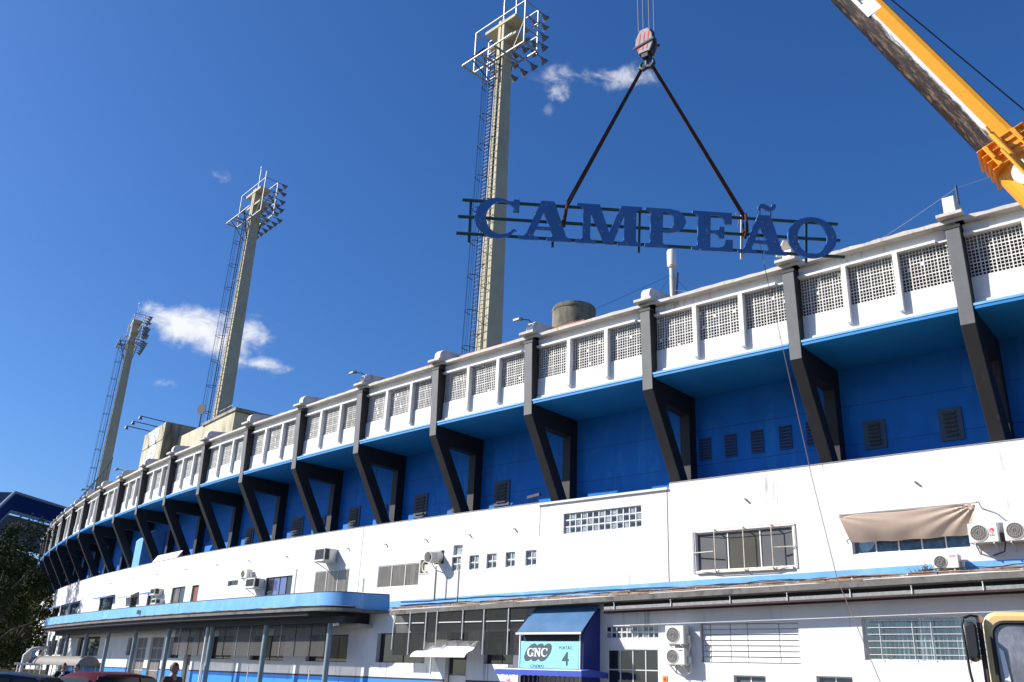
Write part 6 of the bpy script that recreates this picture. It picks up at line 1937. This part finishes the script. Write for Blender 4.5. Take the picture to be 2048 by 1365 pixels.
def person(x, y, yaw, height, lab, top_c, leg_c, hair_c, skin_c, arms='down', head_turn=0, opened=None):
    T = thing('person', lab, 'person', (x, y, 0), 'people by the parked cars')
    s = height / 1.75
    # body faces -y in its own space
    arm = {'down': [(.24, 0, 1.42), (.29, .01, 1.14), (.30, -.06, .90)], 'crossed': [(.24, 0, 1.42), (.28, -.04, 1.14), (.06, -.22, 1.17)]}[arms]
    V = [(0, 0, .96), (0, .01, 1.15), (0, .01, 1.36), (0, .0, 1.50), (0, -.01, 1.60)]
    E_ = [(0, 1), (1, 2), (2, 3), (3, 4)]
    R = [(.15, .11), (.14, .10), (.17, .11), (.06, .06), (.055, .06)]
    for sg in (-1, 1):
        b = len(V)
        V += [(sg * arm[0][0] * .8, 0, 1.42), (sg * arm[1][0], arm[1][1], arm[1][2]), (sg * arm[2][0], arm[2][1], arm[2][2])]
        R += [.055, .043, .032]
        E_ += [(2, b), (b, b + 1), (b + 1, b + 2)]
        hx, hy, hz = V[b + 2]
        dirv = (Vector(V[b + 2]) - Vector(V[b + 1])).normalized()
        pb = len(V); V.append(tuple(Vector(V[b + 2]) + dirv * .07)); R.append((.036, .018)); E_.append((b + 2, pb))
        l = len(V)
        V += [(sg * .10, 0, .88), (sg * .115, -.01, .50), (sg * .12, .03, .09), (sg * .13, -.12, .04)]
        R += [(.095, .095), .065, .045, (.045, .03)]
        E_ += [(0, l), (l, l + 1), (l + 1, l + 2), (l + 2, l + 3)]
    body_me = skin_mesh(V, E_, R)
    bm = bmesh.new(); bm.from_mesh(body_me)
    # fingers, curled, and thumb
    for sg in (-1, 1):
        b = 5 if sg == -1 else 13
        w_, pl = Vector(V[b + 2]), Vector(V[b + 3])
        dv = (pl - w_).normalized(); acr = Vector((0, 1, 0)) if arms == 'down' else Vector((0, 0, 1)); cur = Vector((-sg, 0, 0)) if arms == 'down' else Vector((0, -1, 0))
        for j in range(5):
            tmp = MB()
            if j < 4:
                r0 = pl + dv * .02 + acr * (-.03 + .02 * j); L_ = (.075, .085, .08, .062)[j]
                tmp.tube([r0, r0 + dv * L_ * .5 + cur * .008, r0 + dv * L_ * .9 + cur * .03], [.009, .0085, .006], 6)
            else:
                r0 = w_ + dv * .035 - acr * .03; tmp.tube([r0, r0 - acr * .025 + dv * .03, r0 - acr * .028 + dv * .06 + cur * .015], [.011, .010, .007], 6)
            vs = [bm.verts.new(v) for v in tmp.v]
            for f in tmp.f:
                try: bm.faces.new([vs[i] for i in f])
                except ValueError: pass
    # head
    hc = Vector((0, -.02, 1.635))
    ct, st = math.cos(head_turn), math.sin(head_turn)
    Rh = Matrix.Rotation(head_turn, 3, 'Z')

    def blob(c, rx, ry, rz, nu=14, nv=10, shape=None):
        vs = []
        for i in range(nv + 1):
            t = math.pi * i / nv
            for j in range(nu):
                a = 2 * math.pi * j / nu
                v = Vector((rx * math.sin(t) * math.cos(a), ry * math.sin(t) * math.sin(a), rz * math.cos(t)))
                if shape: v = shape(v)
                vs.append(bm.verts.new(hc + Rh @ (Vector(c) + v)))
        for i in range(nv):
            for j in range(nu):
                try: bm.faces.new([vs[i * nu + j], vs[i * nu + (j + 1) % nu], vs[(i + 1) * nu + (j + 1) % nu], vs[(i + 1) * nu + j]])
                except ValueError: pass

    def skull(v):
        f = 1.0 if v.z > -.02 else 1 + (v.z + .02) * 2.6
        w = Vector((v.x * f, v.y * (1.0 if v.y > 0 else .96), v.z))
        if v.z < -.03 and v.y > 0: w.y *= .75
        return w
    blob((0, 0, 0), .078, .100, .120, 20, 16, skull)
    blob((0, -.102, -.012), .014, .020, .026, 8, 6)          # nose
    blob((0, -.088, -.060), .028, .010, .010, 8, 6)          # mouth
    blob((0, -.080, -.098), .026, .018, .018, 8, 6)          # chin
    for sg in (-1, 1):
        blob((sg * .079, .005, -.005), .010, .022, .034, 8, 6)    # ear
        blob((sg * .031, -.088, .012), .014, .010, .009, 8, 6)    # eye lids
        blob((sg * .031, -.090, .032), .020, .008, .005, 8, 6)    # brow
    bm.to_mesh(body_me); bm.free()
    body = put(body_me, 'body', skin_c, T, x, y, yaw, s)
    # hair cap
    hb_ = MB()
    NU, NV = 20, 8
    for i in range(NV + 1):
        t = rad(100) * i / NV
        for j in range(NU):
            a = 2 * math.pi * j / NU
            fy = math.sin(a)
            tt = t * (.62 if fy < -.3 else 1.0 if fy < .4 else 1.12)
            v = Vector((.088 * math.sin(tt) * math.cos(a), .110 * math.sin(tt) * math.sin(a) + .006, .131 * math.cos(tt) + .004 * math.sin(a * 7 + i)))
            hb_.v.append(hc + Rh @ v)
    for i in range(NV):
        for j in range(NU):
            hb_.f.append([i * NU + j, i * NU + (j + 1) % NU, (i + 1) * NU + (j + 1) % NU, (i + 1) * NU + j])
    me = bpy.data.meshes.new('hair'); me.from_pydata([tuple(v) for v in hb_.v], [], hb_.f)
    put(me, 'hair', hair_c, T, x, y, yaw, s)
    for sg in (-1, 1):
        e_ = MB(); e_.lathe([(.006, 0), (.004, .004)], hc + Rh @ Vector((sg * .031, -.097, .010)), 8, ax=Rh @ Vector((0, -1, 0)))
        me = bpy.data.meshes.new('eye'); me.from_pydata([tuple(v) for v in e_.v], [], e_.f); put(me, 'eye', CABLE, T, x, y, yaw, s)
    # shirt or jacket, trousers, shoes as looser skins over the body
    V2 = [(0, 0, .90), (0, .01, 1.12), (0, .01, 1.34), (0, .005, 1.47)]; E2 = [(0, 1), (1, 2), (2, 3)]; R2 = [(.185, .135), (.17, .125), (.20, .135), (.075, .075)]
    for sg in (-1, 1):
        b = len(V2); V2 += [(sg * arm[0][0] * .86, 0, 1.415), (sg * arm[1][0], arm[1][1], arm[1][2]), tuple(Vector((sg * arm[1][0], arm[1][1], arm[1][2])).lerp(Vector((sg * arm[2][0], arm[2][1], arm[2][2])), .9))]
        R2 += [.078, .060, .050]; E2 += [(2, b), (b, b + 1), (b + 1, b + 2)]
    put(skin_mesh(V2, E2, R2), 'jacket', top_c, T, x, y, yaw, s)
    V3 = [(0, 0, .95)]; E3 = []; R3 = [(.16, .125)]
    for sg in (-1, 1):
        l = len(V3); V3 += [(sg * .10, 0, .84), (sg * .115, -.01, .50), (sg * .12, .03, .12)]; R3 += [(.105, .105), .082, .065]; E3 += [(0, l), (l, l + 1), (l + 1, l + 2)]
    put(skin_mesh(V3, E3, R3), 'trousers', leg_c, T, x, y, yaw, s)
    if opened:
        q = MB(); q.prism([Vector((a, -.145, b)) for a, b in ((-.05, 1.44), (.05, 1.44), (.035, .98), (-.035, .98))], [Vector((a, -.115, b)) for a, b in ((-.05, 1.44), (.05, 1.44), (.035, .98), (-.035, .98))])
        me = bpy.data.meshes.new('shirt'); me.from_pydata([tuple(v) for v in q.v], [], q.f); put(me, 'shirt_front', opened, T, x, y, yaw, s)
    return T


SKIN1 = mat('skin_tan', (.34, .17, .11), .55, var=.08)
SKIN2 = mat('skin_light', (.45, .26, .19), .55, var=.08)
HAIRB = mat('hair_dark', (.018, .012, .009), .6)
p1_ = at(347, 1345, 20.0); p2_ = at(126, 1345, 33.0); p3_ = at(153, 1345, 30.0)
pm_ = person(p1_.x, p1_.y, rad(62), 1.80, 'man with curly dark hair in a patterned jacket looking right', mat('jacket_patterned', (.05, .045, .042), .8, var=.5, scale=14, dirt=(.5, .45, .4), damt=.9, dscale=9, stretch=1, dlow=.55), mat('jeans_dark', (.03, .035, .05), .8), HAIRB, SKIN1, head_turn=rad(10))
person(p2_.x, p2_.y, rad(25), 1.76, 'man in a black suit with open collar behind the dark car', mat('suit_black', (.012, .012, .014), .7), mat('suit_black', (.012, .012, .014)), HAIRB, SKIN1, opened=mat('shirt_pale_blue', (.45, .42, .6), .7))
person(p3_.x, p3_.y, rad(-20), 1.72, 'person in a blue sports jersey standing between the two cars', mat('jersey_blue', (.02, .05, .32), .6, var=.1, dirt=(.7, .7, .75), damt=.8, dscale=7, stretch=1, dlow=.62), mat('shorts_navy', (.01, .015, .05), .7), HAIRB, SKIN2, arms='crossed')
